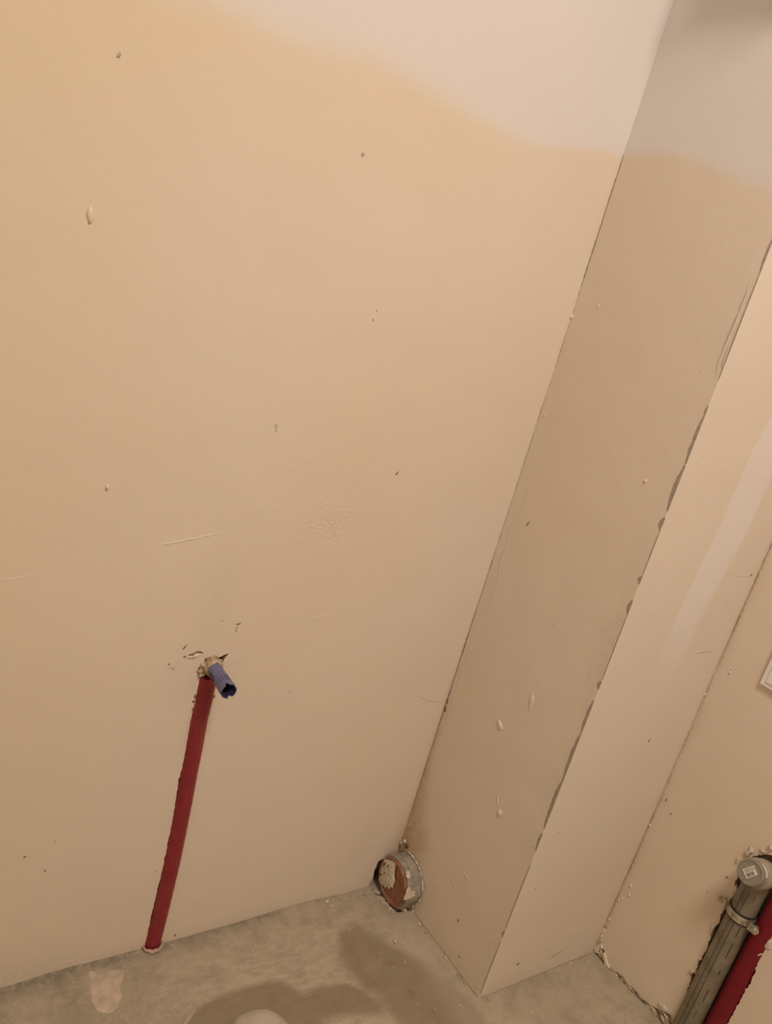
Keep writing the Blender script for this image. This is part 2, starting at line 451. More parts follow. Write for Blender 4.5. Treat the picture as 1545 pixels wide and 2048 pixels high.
def stainA(u, v):
    s = .30*math.exp(-(math.hypot((u+.012)/.014, (v-.115)/.04))**2)
    return min(1, s + .35*sstep(u, -.012, 0)*sstep(.5-v, 0, .45) + .7*sstep(u, -.0002, .0008)*sstep(1.39-v, 0, .01))
SC = [(-0.5501, 0.5460), (-0.5029, 0.6282), (-0.4452, 0.5376), (-0.4944, 0.5666)]
def dirtA(u, v):
    s = .30*math.exp(-((u-SC[0][0])/.012)**2-((v-SC[0][1])/.010)**2)*sstep(nz(u, v, 200, 4), -.2, .4)
    s += .10*math.exp(-((u-SC[1][0])/.03)**2-((v-SC[1][1]+.0)/.10)**2)
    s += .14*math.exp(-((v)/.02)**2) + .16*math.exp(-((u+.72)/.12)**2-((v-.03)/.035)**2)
    return min(1, max(0, s))
SP = [(-0.3438, 0.7730)][0]; SP2 = [(-0.3984, 0.8365)][0]
def stipA(u, v): return .5*max(math.exp(-((u-SP[0])/.05)**2-((v-SP[1])/.035)**2), .35*math.exp(-((u-SP2[0])/.12)**2-((v-SP2[1])/.06)**2))
wallA = surface('wall_left', WA, outA, fineA, .0065, dispA,
    dict(paint=paintA, deep=deepA, stain=stainA, dirt_dark=dirtA, stipple=stipA), [M['plaster'], M['broken'], M['darkhole']],
    [(outletA, .030, 1), (gougeA, .003, 1), (drainA, .035, 1)])

# ---- boxed column: side face B and front face C, one structure
column = thing('wall_column', (0, 0, 0), '', ''); del column['label'], column['category']; column['kind'] = 'structure'
LB, LC = 0.283662, 0.299745
lb = [(.0016, -.02)]
v = 0.0
while v < 1.385:
    lb.append((.0009 + .0007*nz(0, v, 60, 2) + .0005*nz(0, v, 220, 9), v)); v += .008
jagB = list(reversed(lb))
outB = [(.0016, -.02), (LB, -.02), (LB, 2.56), (-.0005, 2.56), (-.0005, 1.387)] + jagB[:-1]
def dispB(u, v): return 0 if v > 1.75 else (.0014*nz(u, v, 4, 11) + .0005*nz(u, v, 16, 12))*sstep(LB-u, 0, .02)*sstep(u, 0, .02)
def paintB(u, v): return sstep(v - interp(u, PAINT_B), -.018, .022)
ST = [(0.0119, 0.4344), (0.0132, 0.3473), (0.0182, 0.2599), (0.0256, 0.1719), (0.0262, 0.1120), (0.0397, 0.0971)]
def stainB(u, v):
    d = u; k = sstep(.62-v, 0, .5)
    wd = .010 + .034*sstep(.32-v, 0, .22)
    s = .95*k*math.exp(-(d/wd)**2)
    s += .45*math.exp(-((u-.05)/.02)**2-((v-.13)/.035)**2)
    return min(1, s)
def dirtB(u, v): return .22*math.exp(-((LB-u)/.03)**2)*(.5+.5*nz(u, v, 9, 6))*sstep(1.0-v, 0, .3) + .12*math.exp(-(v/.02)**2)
fB = surface('side_face', WB, outB, (0, LB, -.01, 1.66), .0062, dispB,
    dict(paint=paintB, deep=lambda u, v: .12, stain=stainB, dirt_dark=dirtB, stipple=ZERO), [M['plaster_plain'], M['broken']], (), None, column)
jc = []
v = 2.5
while v > 0.0:
    jc.append((LC - .0008 - .0008*nz(1, v, 70, 2) - .0007*nz(1, v, 240, 9), v)); v -= .007 if v < 1.2 else .1
outC = [(0, -.02), (LC-.001, -.02)] + list(reversed(jc)) + [(LC, 2.56), (0, 2.56)]
def dispC(u, v): return 0 if v > 1.5 else (.0014*nz(u, v, 4, 21) + .0005*nz(u, v, 16, 22))*sstep(u, 0, .02)
SL = [(0.1574, 1.1085), (0.1405, 1.0300), (0.1364, 0.9096), (0.1197, 0.7386), (0.1123, 0.5781)]; SR = [(0.2608, 1.1219), (0.2241, 1.0379), (0.2224, 0.9129), (0.1960, 0.7582), (0.1821, 0.6089)]
def streakC(u, v):
    l = interp(v, [(q[1], q[0]) for q in SL]); r = interp(v, [(q[1], q[0]) for q in SR])
    if r <= l: return 0
    s = sstep(u, l-.003, l+.006)*sstep(r-u, -.006, .012)
    return s*sstep(v, SL[-1][1]-.03, SL[-1][1]+.22)
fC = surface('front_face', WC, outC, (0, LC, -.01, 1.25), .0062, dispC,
    dict(paint=lambda u, v: .32, deep=ZERO, stain=lambda u, v: .25*math.exp(-((LC-u)/.006)**2), dirt_dark=lambda u, v: .10*math.exp(-(v/.02)**2), stipple=ZERO, streak=streakC),  # constant paint value puts extra brightness into this face's colour
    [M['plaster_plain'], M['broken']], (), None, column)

# ---- wall D (right, with the grey waste pipe)
flD = [(0.0073, 0.0091), (0.0096, 0.0244), (0.0176, 0.0238), (0.0296, 0.0082), (0.0451, 0.0044), (0.0701, 0.0125), (0.0831, 0.0078), (0.0934, 0.0117), (0.1142, 0.0099), (0.1362, 0.0125), (0.1563, 0.0233), (0.1705, 0.0312), (0.1787, 0.0274)]
bandD = jag([(.001, -.012)] + flD + [(flD[-1][0], -.012)], .003, .0013, 8)
crD = jag([(-0.0075, 0.0719), (0.0026, 0.0694), (0.0070, 0.0536), (0.0064, 0.0376), (0.0076, 0.0172), (0.0025, 0.0170), (-0.0037, 0.0401)], .003, .0008, 9)
P_GL = .196; P_CHASE_L = .1985
chD = jag([(0.1823, 0.0193), (0.1831, 0.0446), (0.1805, 0.0896), (0.1764, 0.1182), (0.1716, 0.1293), (0.1744, 0.1371), (0.1793, 0.1354), (0.1752, 0.1542), (0.1762, 0.1897), (0.1756, 0.2141), (0.1695, 0.2258), (0.1710, 0.2386), (0.1765, 0.2486), (0.1732, 0.2653), (0.1755, 0.3004), (0.1743, 0.3208), (0.1710, 0.3371), (0.1698, 0.3552), (0.1706, 0.3708), (0.1750, 0.3885), (0.1850, 0.4057), (0.2025, 0.4192), (0.2212, 0.4226), (0.2364, 0.4152)] +
          [(0.2455, 0.3902), (0.2447, 0.3442), (0.2437, 0.3138), (0.2500, 0.2830), (0.2512, 0.2553), (0.2553, 0.2291), (0.2568, 0.2001), (0.2560, 0.1634), (0.2551, 0.1283), (0.2555, 0.0942)] + [([(0.2555, 0.0942)][0][0], -.012), ([(0.1808, 0.0176)][0][0], -.012)], .0024, .0019, 10)
ledge = []
outD = [(-.004, -.02), (1.95, -.02), (1.95, 2.56), (-.004, 2.56)]
bandD = [(max(p[0], .002), p[1]) for p in bandD]
crD = [(max(p[0], .0015), p[1]) for p in crD if p[1] > .032]
def dispD(u, v): return 0 if v > 1.2 or u > .5 else .0016*nz(u, v, 4, 31) + .0005*nz(u, v, 16, 32)
def stainD(u, v): return 0.0 if v > 1.05 else min(1, .8*sstep(.0006-u, 0, .0008) + .30*math.exp(-(u/.01)**2)*(.6+.6*nz(u, v, 12, 3)) + .22*math.exp(-((u-.195)/.025)**2)*sstep(.45-v, 0, .1))
wallD = surface('wall_right', WD, outD, (0, .42, -.01, 1.10), .0065, dispD,
    dict(paint=ZERO, deep=lambda u, v: .25+.2*sstep(nz(u, v, 5, 9), 0, .5), stain=stainD, dirt_dark=lambda u, v: .12*math.exp(-(v/.02)**2), stipple=ZERO),
    [M['plaster_plain'], M['broken']], [(chD, .045, 1), (bandD, .009, 1)])

# ---- floor
FD1 = [(-0.4756, -0.1502), (-0.4541, -0.1389), (-0.4175, -0.1316), (-0.3705, -0.1261), (-0.3276, -0.1348), (-0.3039, -0.1453), (-0.2844, -0.1650), (-0.2676, -0.1691), (-0.2256, -0.1755), (-0.1997, -0.1808), (-0.1722, -0.2264), (-0.1730, -0.2358), (-0.2423, -0.2148), (-0.2713, -0.2143), (-0.2835, -0.2288), (-0.4199, -0.2320), (-0.4935, -0.2032)]
FD2 = [(-0.1929, -0.1120), (-0.1609, -0.0769), (-0.1209, -0.0773), (-0.0969, -0.1040), (-0.0702, -0.1486), (-0.0447, -0.1764), (-0.0160, -0.2289), (-0.0027, -0.2704), (-0.0024, -0.3088), (-0.0042, -0.3276), (-0.0206, -0.3608), (-0.1238, -0.3211), (-0.1516, -0.2721), (-0.1606, -0.2499), (-0.1649, -0.2310), (-0.1787, -0.1934), (-0.1910, -0.1511), (-0.1951, -0.1199)]
FSH = [(-0.0896, -0.0238), (-0.2522, -0.0142), (-0.4350, -0.0246), (-0.5873, -0.0162), (-0.7166, -0.0193)]
FPATCH = [(-0.5879, -0.0122), (-0.5675, -0.0203), (-0.5364, -0.0275), (-0.5438, -0.0467), (-0.5502, -0.0593), (-0.5531, -0.0765), (-0.5610, -0.0922), (-0.5781, -0.0954), (-0.5931, -0.0873), (-0.5956, -0.0663), (-0.5935, -0.0473)]
FLINE = [(-0.7139, 0.0007), (-0.0550, -0.0050)]
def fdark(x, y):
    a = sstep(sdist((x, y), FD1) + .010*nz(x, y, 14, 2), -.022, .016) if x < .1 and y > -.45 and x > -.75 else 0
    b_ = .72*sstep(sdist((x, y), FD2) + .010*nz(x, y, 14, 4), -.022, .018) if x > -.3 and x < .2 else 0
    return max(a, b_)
FC_ = [(0.0886, -0.2888), (0.1338, -0.2877), (0.1800, -0.2875)]; FH = [(-0.0338, -0.0568)][0]
def fdull(x, y):  # darker along the wall feet, by the drain and towards the left end
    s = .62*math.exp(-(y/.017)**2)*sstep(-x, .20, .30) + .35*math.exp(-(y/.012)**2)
    s += .40*math.exp(-((x+.2)/.10)**2-((y+.03)/.03)**2)*sstep(nz(x, y, 60, 8), -.1, .4)
    s += .5*math.exp(-(lined((x, y), FC_)/.010)**2)*(.6+.7*nz(x, y, 60, 3)) + .4*math.exp(-(((x-FH[0])/.04)**2+((y-FH[1])/.03)**2))
    s += .60*sstep(-x, .34, .56)*(.6+.5*nz(x, y, 20, 6))
    return max(0, min(1, s))
def fpale(x, y):
    a = .35*math.exp(-((x+.03)/.03)**2)*sstep(-y, .05, .12)
    return max(0, min(.6, a))
def fwisp(x, y): return sstep(-y, .02, .06)*sstep(.25-abs(x+.3), 0, .1)*.9
TROW = [q for q in ([(-0.3674, -0.0233), (-0.3584, -0.0769)], [(-0.3362, -0.0316), (-0.3275, -0.0866)], [(-0.3044, -0.0532), (-0.3015, -0.0894)], [(-0.2557, -0.0643), (-0.2458, -0.0949)], [(-0.5257, -0.1000), (-0.5236, -0.1166)])]
def dispF(x, y):
    if x < -1 or y < -.8: return 0
    h = .0016*nz(x, y, 9, 41) + .0007*nz(x, y, 40, 42)
    h += .006*math.exp(-(y/.012)**2)*(.5+.6*nz(x, 0, 12, 5))*sstep(-x, .09, .16)
    return h
fl_recess = jag([(-0.0487, -0.0083), (-0.0373, -0.0092), (-0.0283, -0.0199), (-0.0290, -0.0456), (-0.0210, -0.0647), (-0.0020, -0.0670), (0.0109, -0.0660), (0.0078, -0.0777), (-0.0089, -0.0774), (-0.0271, -0.0740), (-0.0407, -0.0584), (-0.0435, -0.0384)], .003, .0012, 12)
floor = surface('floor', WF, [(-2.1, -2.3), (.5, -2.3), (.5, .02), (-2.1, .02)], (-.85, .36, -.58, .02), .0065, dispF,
    dict(dark=fdark, dirt_dark=fdull, pale=fpale, wisp=fwisp), [M['floor'], M['broken']], [(fl_recess, .012, 1)])

# marks and flakes from here on follow the uneven plaster and concrete
WA.disp, WB.disp, WC.disp, WD.disp, WF.disp = dispA, dispB, dispC, dispD, dispF

# ---- the rest of the room, behind the camera
def slab(name, o, su, sv, sn, mat):
    v, f = box(o, Vector((1, 0, 0)), Vector((0, 1, 0)), Vector((0, 0, 1)), su, sv, sn)
    q = link(name, v, f, mat); q['kind'] = 'structure'; return q
slab('ceiling', (-2.12, -2.32, 2.55), 2.64, 2.36, .05, M['white_wall'])
slab('wall_far_left', (-1.75, -2.32, 0), .05, 2.34, 2.55, M['white_wall'])
# front wall with a doorway, closed door
slab('wall_front', (-2.1, -2.35, 0), .70, .05, 2.55, M['tan_wall'])
slab('wall_front_right', (-.55, -2.35, 0), 1.05, .05, 2.55, M['tan_wall'])
slab('wall_front_lintel', (-1.40, -2.35, 2.05), .85, .05, .50, M['tan_wall'])
door = thing('door_1', (-.97, -2.33, 0), '', ''); del door['label'], door['category']; door['kind'] = 'structure'
dm = simple_mat('door_paint', (.72, .68, .60), .45, .05, 8)
v, f = box((-1.36, -2.345, .004), Vector((1, 0, 0)), Vector((0, 0, 1)), Vector((0, 1, 0)), .77, 2.02, .035, .003)
link('door_leaf', v, f, dm, door)
v, f = join(box((-1.40, -2.35, 0), Vector((1, 0, 0)), Vector((0, 0, 1)), Vector((0, 1, 0)), .04, 2.05, .055),
            box((-.59, -2.35, 0), Vector((1, 0, 0)), Vector((0, 0, 1)), Vector((0, 1, 0)), .04, 2.05, .055))
link('door_frame', v, f, dm, door)
v, f = tube([(-.68, -2.31, 1.02), (-.68, -2.27, 1.02), (-.69, -2.262, 1.02), (-.79, -2.262, 1.02)], .009, 12)
link('door_handle', v, f, simple_mat('steel_handle', (.6, .6, .6), .3, .05, 40, metallic=1), door)

# ---- marks on wall A
for c, ru, rv, ht, rot in (([(-0.7387, 1.1149)][0], .0032, .0085, .0030, .12), ([(-0.6752, 0.8074)][0], .0022, .0038, .0035, .1), ([(-0.5041, 0.1682)][0], .002, .002, .002, 0),
                           ([(0.0007, 1.1431)][0], .003, .004, .004, 0)):
    drop('plaster_drip', WA, c, ru, rv, ht, rot, M['plaster_plain'], wallA, int(c[0]*1000))
for q, wd, ht in (([(-0.5978, 0.7307), (-0.5539, 0.7411), (-0.5083, 0.7527)], .0030, .0013), ([(-0.7825, 0.6820), (-0.7635, 0.6845), (-0.7444, 0.6891)], .003, .0008), ([(-0.3528, 0.6090), (-0.3233, 0.6148), (-0.2994, 0.6201)], .0025, .0007),
                  ([(-0.0786, 0.4458), (-0.0607, 0.4365), (-0.0396, 0.4288), (-0.0002, 0.4211)], .0012, .0009), ([(-0.0262, 1.1166), (-0.0201, 1.0854), (-0.0134, 1.0577)], .002, .0006), ([(-0.6514, 0.8386), (-0.6286, 0.8438)], .001, .0003)):
    ridge('plaster_ridge', WA, q, wd, ht, M['plaster_plain'], wallA, len(q))
for q, ru, rv, rot, mt in (([(-0.4331, 1.2635)], .0022, .0022, 0, 'faint'), ([(-0.4676, 0.9084)], .0026, .0075, .1, 'cream'), ([(-0.2521, 0.8580)], .0012, .0040, -.6, 'bare'), ([(-0.4589, 0.6085)], .0032, .0013, .3, 'bare'),
                  ([(-0.4601, 0.5961)], .0011, .0009, 0, 'bare'), ([(-0.4600, 0.6028)], .0014, .005, -.1, 'cream'), ([(-0.5342, 0.5750)], .0011, .0040, -.6, 'bare'), ([(-0.7067, 0.2465)], .0022, .0013, .6, 'bare'), ([(-0.6762, 0.2130)], .0013, .0018, .4, 'bare'),
                  ([(-0.6689, 0.2645)], .0007, .0007, 0, 'bare'), ([(-0.4859, 0.6154)], .0010, .0008, 0, 'bare'), ([(-0.5313, 0.5593)], .0022, .0017, .2, 'bare'), ([(-0.5184, 0.5575)], .0015, .0035, .2, 'bare'), ([(-0.5520, 0.5486)], .0014, .0010, .5, 'bare'),
                  ([(-0.5448, 0.5407)], .0010, .0014, .5, 'bare'), ([(-0.5024, 0.4895)], .0020, .0035, .1, 'bare'), ([(-0.5031, 0.4810)], .0018, .002, .1, 'darkhole'), ([(-0.4721, 0.4863)], .0012, .0030, -.3, 'bare'), ([(-0.5019, 0.4670)], .0011, .003, .1, 'bare'),
                  ([(-0.3596, 1.0717)], .0009, .0009, 0, 'bare'), ([(-0.3576, 1.0843)], .0008, .0008, 0, 'bare'), ([(-0.7324, 1.2732)], .0016, .004, -.3, 'faint'), ([(-0.4463, 0.0112)], .001, .003, 0, 'darkhole'), ([(-0.3429, 0.4807)], .0007, .0007, 0, 'bare'), ([(-0.5058, 0.1687)], .0008, .0008, 0, 'bare')):
    dent('paint_chip', WA, q[0], ru, rv, rot, wallA, M[mt], int(ru*1e5))
ridge('crack_line', WA, [(-0.4741, 0.5467), (-0.4706, 0.5523), (-0.4639, 0.5578)], .0022, .0006, M['darkhole'], wallA, 4)
# plaster feathering round the outlet and beside the conduit
for k, q in enumerate(([(-0.5044, 0.5356), (-0.5021, 0.5438), (-0.4955, 0.5332), (-0.4942, 0.5229), (-0.4997, 0.5234)], [(-0.5288, 0.5575), (-0.5202, 0.5593), (-0.5146, 0.5614), (-0.5082, 0.5593), (-0.5153, 0.5573), (-0.5224, 0.5553)])):
    scab('plaster_flake', WA, q, .002, M['cream'], wallA, k)

# ---- marks on the column
for c, ru, rv, ht, rot in (([(0.2331, 0.9517)][0], .0022, .0030, .0022, 0), ([(0.0456, 1.1686)][0], .0015, .0030, .0012, 0),
                           ([(0.1666, 0.6799)][0], .0012, .0014, .0012, 0), ([(0.2528, 1.1214)][0], .001, .001, .001, 0), ([(0.0109, 0.9826)][0], .002, .002, .0012, 0), ([(0.0010, 1.1424)][0], .0026, .0035, .0035, 0)):
    drop('plaster_drip', WB, c, ru, rv, ht, rot, M['plaster_plain'], fB, int(c[1]*1000))
for k, (q, h) in enumerate((([(0.1733, 0.5554), (0.1800, 0.5483), (0.1819, 0.5388), (0.1802, 0.5319), (0.1817, 0.5232), (0.1758, 0.5309), (0.1711, 0.5414), (0.1726, 0.5462)], .0014), ([(0.1259, 0.4712), (0.1326, 0.4677), (0.1377, 0.4651), (0.1408, 0.4612), (0.1379, 0.4561), (0.1312, 0.4565), (0.1307, 0.4633)], .0022), ([(0.1911, 0.3346), (0.1974, 0.3323), (0.1982, 0.3246), (0.1970, 0.3215), (0.1912, 0.3230), (0.1897, 0.3292)], .0022), ([(0.1774, 0.3593), (0.1814, 0.3446), (0.1846, 0.3346), (0.1799, 0.3392), (0.1777, 0.3501)], .0012))):
    scab('plaster_flake', WB, q, h, M['plaster_plain'], fB, k+50, .002, .0006)
for q, wd, ht in (([(0.0249, 0.8603), (0.0264, 0.8292), (0.0200, 0.7990), (0.0148, 0.7763), (0.0190, 0.7612), (0.0191, 0.7233), (0.0244, 0.6971), (0.0245, 0.6582), (0.0247, 0.6187)], .0018, .0010), ([(0.0112, 0.5809), (0.0128, 0.5459), (0.0124, 0.4988), (0.0144, 0.4522), (0.0155, 0.3932), (0.0171, 0.3388)], .0016, .0008),
                  ([(0.2743, 1.2507), (0.2768, 1.2214), (0.2765, 1.1864), (0.2742, 1.1604), (0.2743, 1.1408), (0.2780, 1.1198)], .0022, .0016), ([(0.2747, 1.2430), (0.2758, 1.2068), (0.2734, 1.1797), (0.2731, 1.1595)], .0018, .0012), ([(0.2804, 1.1653), (0.2805, 1.1477), (0.2819, 1.1304)], .0018, .0014),
                  ([(0.1592, 0.1742), (0.1707, 0.1710), (0.1818, 0.1654)], .0014, .0010), ([(0.0590, 0.1526), (0.0815, 0.1486)], .0012, .0007), ([(0.1026, 0.1438), (0.1376, 0.1405), (0.1778, 0.1203)], .0012, .0006), ([(0.2586, 0.6600), (0.2635, 0.6185)], .001, .0005)):
    ridge('plaster_ridge', WB, q, wd, ht, M['plaster_plain'], fB, len(q))
for q, ru, rv, rot in (([(0.0505, 0.8057)], .0010, .0045, -.3), ([(0.1888, 0.0832)], .002, .003, 0), ([(-0.0053, 0.5891)], .001, .001, 0), ([(0.0026, 0.4250)], .0018, .004, .2), ([(0.0036, 0.4093)], .003, .006, .2), ([(0.1129, 0.0867)], .0007, .0007, 0), ([(0.2180, 0.0282)], .0012, .0018, 0)):
    dent('paint_chip', WB, q[0], ru, rv, rot, fB, M['bare'], int(rv*1e5))
def bead(q, wd):
    (a, b_) = q; v, f = [], []
    L = jag([(LB-.0002, a[1]), (LB-.0002, b_[1])], .006, .0, 3, False); n = len(L)
    for i, (uu, vv) in enumerate(L):
        k = min(1, .35+2.2*min(i, n-1-i)/max(n-1, 1)); w2 = 1.35*wd*k*(1+.35*nz(0, vv, 90, 7))
        v += [WB.pt(LB-w2, vv, .0001), WB.pt(LB-w2*.9, vv, .0004), WB.pt(LB+.0003, vv, .0004), WC.pt(.0004, vv, .0004)]
        if i: e = 4*(i-1); f += [(e+j, e+j+1, e+j+5, e+j+4) for j in range(3)]
    link('corner_bead', v, f, M['bead'], column)
for q, wd in (([(0.2859, 1.3021), (0.2854, 1.2582)], .0024), ([(0.2854, 1.2582), (0.2851, 1.1161)], .0010), ([(0.2859, 1.0803), (0.2850, 1.0659)], .0022), ([(0.2850, 1.0659), (0.2831, 0.9961)], .0034), ([(0.2822, 0.9943), (0.2835, 0.9258)], .0042), ([(0.2828, 0.9156), (0.2826, 0.8962)], .0042), ([(0.2823, 0.8234), (0.2822, 0.8112)], .0036), ([(0.2813, 0.7838), (0.2827, 0.7614)], .0042),
              ([(0.2827, 0.6468), (0.2821, 0.6323)], .0042), ([(0.2817, 0.6125), (0.2802, 0.5524)], .0036), ([(0.2802, 0.5524), (0.2801, 0.4677)], .0042), ([(0.2801, 0.4677), (0.2816, 0.3707)], .0044), ([(0.2815, 0.3606), (0.2819, 0.3254)], .0028), ([(0.2825, 0.2950), (0.2812, 0.1600)], .0010), ([(0.2826, 0.8962), (0.2825, 0.8251)], .0008), ([(0.2827, 0.7614), (0.2836, 0.6492)], .0009), ([(0.2804, 0.1559), (0.2799, 0.1399)], .003), ([(0.2809, 0.1319), (0.2815, 0.0123)], .0008)):
    bead(q, wd)
for q, wd, ht in (([(0.2159, 0.6800), (0.2388, 0.6814), (0.2674, 0.6814)], .0014, .0004),):
    ridge('scratch', WC, q, wd, ht, M['bare'], fC, 3)
for q, wd, ht in (([(0.2083, 0.8246), (0.2484, 0.8236), (0.2849, 0.8235)], .0012, .0006), ([(0.0296, 0.9958), (0.0427, 1.0051)], .002, .0012), ([(0.0151, 0.0438), (0.0446, 0.0441), (0.0805, 0.0459)], .0012, .0006)):
    ridge('plaster_ridge', WC, q, wd, ht, M['plaster_plain'], fC, len(q))
ridge('crack_line', WC, [(0.1568, 0.0345), (0.1762, 0.0384), (0.1908, 0.0418), (0.1994, 0.0436)], .0024, .0005, M['bare'], fC, 8)
for q, ru, rv, rot in (([(0.0717, 0.0551)], .0035, .0018, .6), ([(0.2807, 0.8254)], .0028, .0014, .2), ([(0.1882, 0.5131)], .0010, .0040, -.1), ([(0.0389, 0.3545)], .0008, .0006, 0), ([(0.0371, 0.2360)], .0014, .001, .5), ([(0.3142, -0.0063)], .002, .001, 0)):
    dent('paint_chip', WC, q[0], ru, rv, rot, fC, M['bare'], int(rv*1e5))

# dark open joints where the column stands on the floor
def joint(fr, a, b_, seed, parent):
    n = 60; L = []
    for i in range(n+1):
        uu = a+(b_-a)*i/n; p = fr.pt(uu, 0); L.append((uu, max(0, dispF(p.x, p.y)) + .0012 + .0006*nz(uu, 0, 90, seed)))
    ridge('floor_joint', fr, L, .0019, .0004, M['bare'], parent, seed, False)
joint(WB, .055, .17, 3, fB); joint(WB, .172, LB-.004, 4, fB); joint(WC, .004, LC-.01, 5, fC)
# ---- marks on wall D
for q, ru, rv, rot in (([(0.0109, 0.3757)], .0012, .0035, -.1), ([(0.0284, 0.3587)], .0011, .0020, 0), ([(0.1739, 0.1620)], .001, .0015, 0), ([(0.0233, 0.6570)], .0008, .0007, 0), ([(0.1570, 0.3317)], .002, .0015, 0), ([(0.1625, 0.3346)], .0012, .001, 0), ([(0.1390, 0.2820)], .001, .001, 0)):
    dent('paint_chip', WD, q[0], ru, rv, rot, wallD, M['bare'], int(rv*1e5))
rng = random.Random(3)
for k, q in enumerate(([(-0.0009, 0.5935)], [(0.0147, 0.1797)], [(0.0189, 0.1620)], [(-0.0041, 0.1645)], [(0.0055, 0.1369)], [(0.0017, 0.3115)], [(0.0034, 0.0877)], [(0.0234, 0.6522)], [(-0.0210, 0.1830)], [(0.0096, 0.1445)])):
    drop('plaster_drip', WD, q[0], .0020, .0038, .0020, .3, M['plaster_plain'], wallD, k)
for k, (q, h) in enumerate((([(0.1640, 0.3881), (0.1648, 0.3971), (0.1705, 0.3990), (0.1682, 0.4106), (0.1748, 0.4060), (0.1774, 0.4021), (0.1734, 0.3964), (0.1727, 0.3895)], .004), ([(0.1825, 0.4158), (0.1874, 0.4170), (0.1958, 0.4204), (0.1912, 0.4143), (0.1867, 0.4123)], .004),
                       ([(0.1913, 0.4307), (0.1964, 0.4332), (0.2035, 0.4312), (0.1996, 0.4258)], .005), ([(0.1557, 0.3680), (0.1585, 0.3790), (0.1632, 0.3726), (0.1611, 0.3622)], .002), ([(0.1667, 0.1333), (0.1752, 0.1449), (0.1765, 0.1370), (0.1730, 0.1285)], .004), ([(0.1668, 0.2389), (0.1714, 0.2468), (0.1762, 0.2471), (0.1737, 0.2368), (0.1743, 0.2217), (0.1681, 0.2290)], .004),
                       ([(0.2421, 0.2532), (0.2483, 0.2619), (0.2549, 0.2634), (0.2503, 0.2532), (0.2449, 0.2508)], .004), ([(0.2497, 0.2753), (0.2514, 0.2920), (0.2564, 0.2949), (0.2603, 0.2777), (0.2541, 0.2734)], .003), ([(0.2437, 0.3138), (0.2474, 0.3217), (0.2543, 0.3139), (0.2519, 0.3031)], .003),
                       ([(-0.0133, 0.0559), (-0.0059, 0.0684), (0.0032, 0.0623), (0.0034, 0.0473), (-0.0036, 0.0427)], .003), ([(0.1450, 0.0312), (0.1557, 0.0373), (0.1659, 0.0343), (0.1614, 0.0243), (0.1504, 0.0239)], .004), ([(0.0169, 0.0166), (0.0214, 0.0239), (0.0314, 0.0127), (0.0434, 0.0026), (0.0333, -0.0032)], .003),
                       ([(0.1726, 0.3247), (0.1743, 0.3338), (0.1803, 0.3244), (0.1795, 0.3043), (0.1755, 0.3047)], .004))):
    scab('plaster_flake', WD, q, h, M['cream'] if k not in (11,) else M['plaster_plain'], wallD, k+20)
# crumbled plaster packed in the broken foot of wall D
for i in range(len(flD)-2):
    for j in range(2):
        t = rng.random(); a, b_ = flD[i+1], flD[i+2]
        uu = a[0]+(b_[0]-a[0])*t; vv = max(.002, (a[1]+(b_[1]-a[1])*t)*(.25+.7*rng.random()))
        l_, f_ = lump(WD.pt(uu, vv, -.005), .0085+.006*rng.random(), .0035+.003*rng.random(), .0045, i*5+j, (WD.U*.8+WD.V*-.35, WD.V*.9, WD.N), 2, .6)
        link('plaster_lump', l_, f_, M['broken'] if (i+j) % 3 else M['cream'], wallD)

for k, q in enumerate(([(0.0017, 0.0685)], [(0.0029, 0.0570)], [(0.0033, 0.0447)], [(0.0044, 0.0305)], [(0.0047, 0.0180)], [(-0.0035, 0.0658)], [(0.0004, 0.0366)], [(0.0044, 0.0099)], [(0.0092, 0.0253)])):
    c = q[0]; l_, f_ = lump(WD.pt(c[0], c[1], 0), .0045, .0065, .0025, k+33, (WD.U, WD.V, WD.N), 2, .6)
    link('plaster_lump', l_, f_, M['broken'] if k % 3 == 0 else M['plaster_plain'], wallD)

# ---- floor pieces
p_ = scab('plaster_patch', WF, jag(FPATCH, .006, .0022, 2), .0016, simple_mat('patch_filler', (0.54, .44, .325), .9, .12, 50, bump=.0006, spec=.15), floor, 5, .006, .0016)
p_['label'] = 'pale tan smoothed filler patch in the concrete'
SPL = [(-0.4085, -0.1755), (-0.3951, -0.1672), (-0.3796, -0.1648), (-0.3618, -0.1659), (-0.3475, -0.1712), (-0.3367, -0.1807), (-0.3289, -0.1946), (-0.3257, -0.2066), (-0.3317, -0.2282), (-0.3587, -0.2434), (-0.3994, -0.2318), (-0.4167, -0.2042)]
p_ = scab('plaster_splat', WF, SPL, .009, simple_mat('pale_splat', (0.50, .44, .35), .85, .06, 40, bump=.0006, spec=.2), floor, 6, .008, .001)
p_['label'] = 'smooth whitish dried splat of plaster with a dark ring beside it'
ridge('plaster_ridge', WF, [(-0.4815, -0.1583), (-0.4751, -0.1487), (-0.4652, -0.1384), (-0.4539, -0.1337)], .010, .0015, simple_mat('smear', (0.45, .37, .27), .9, .1, 60), floor, 3)
for k, q in enumerate(TROW):
    ridge('trowel_mark', WF, q, .004, .0008, M['floor'], floor, k)
for i in range(46):                                  # mortar crumbs along the foot of the walls
    t = rng.random()
    side = rng.random()
    if side < .45: x, y = -.06-.25*t, -.004-.02*rng.random()
    elif side < .8: x, y = .0+.012*t, -.06-.21*t
    else: x, y = .02+.28*t, -.288-.012*rng.random()
    s = .0012+.002*rng.random()
    v, f = lump((x-.003, y, .001), s*1.4, s, s*.8, i, None, 1, .5)
    link('mortar_lump', v, f, M['floor'] if i % 3 else M['cream'], floor)
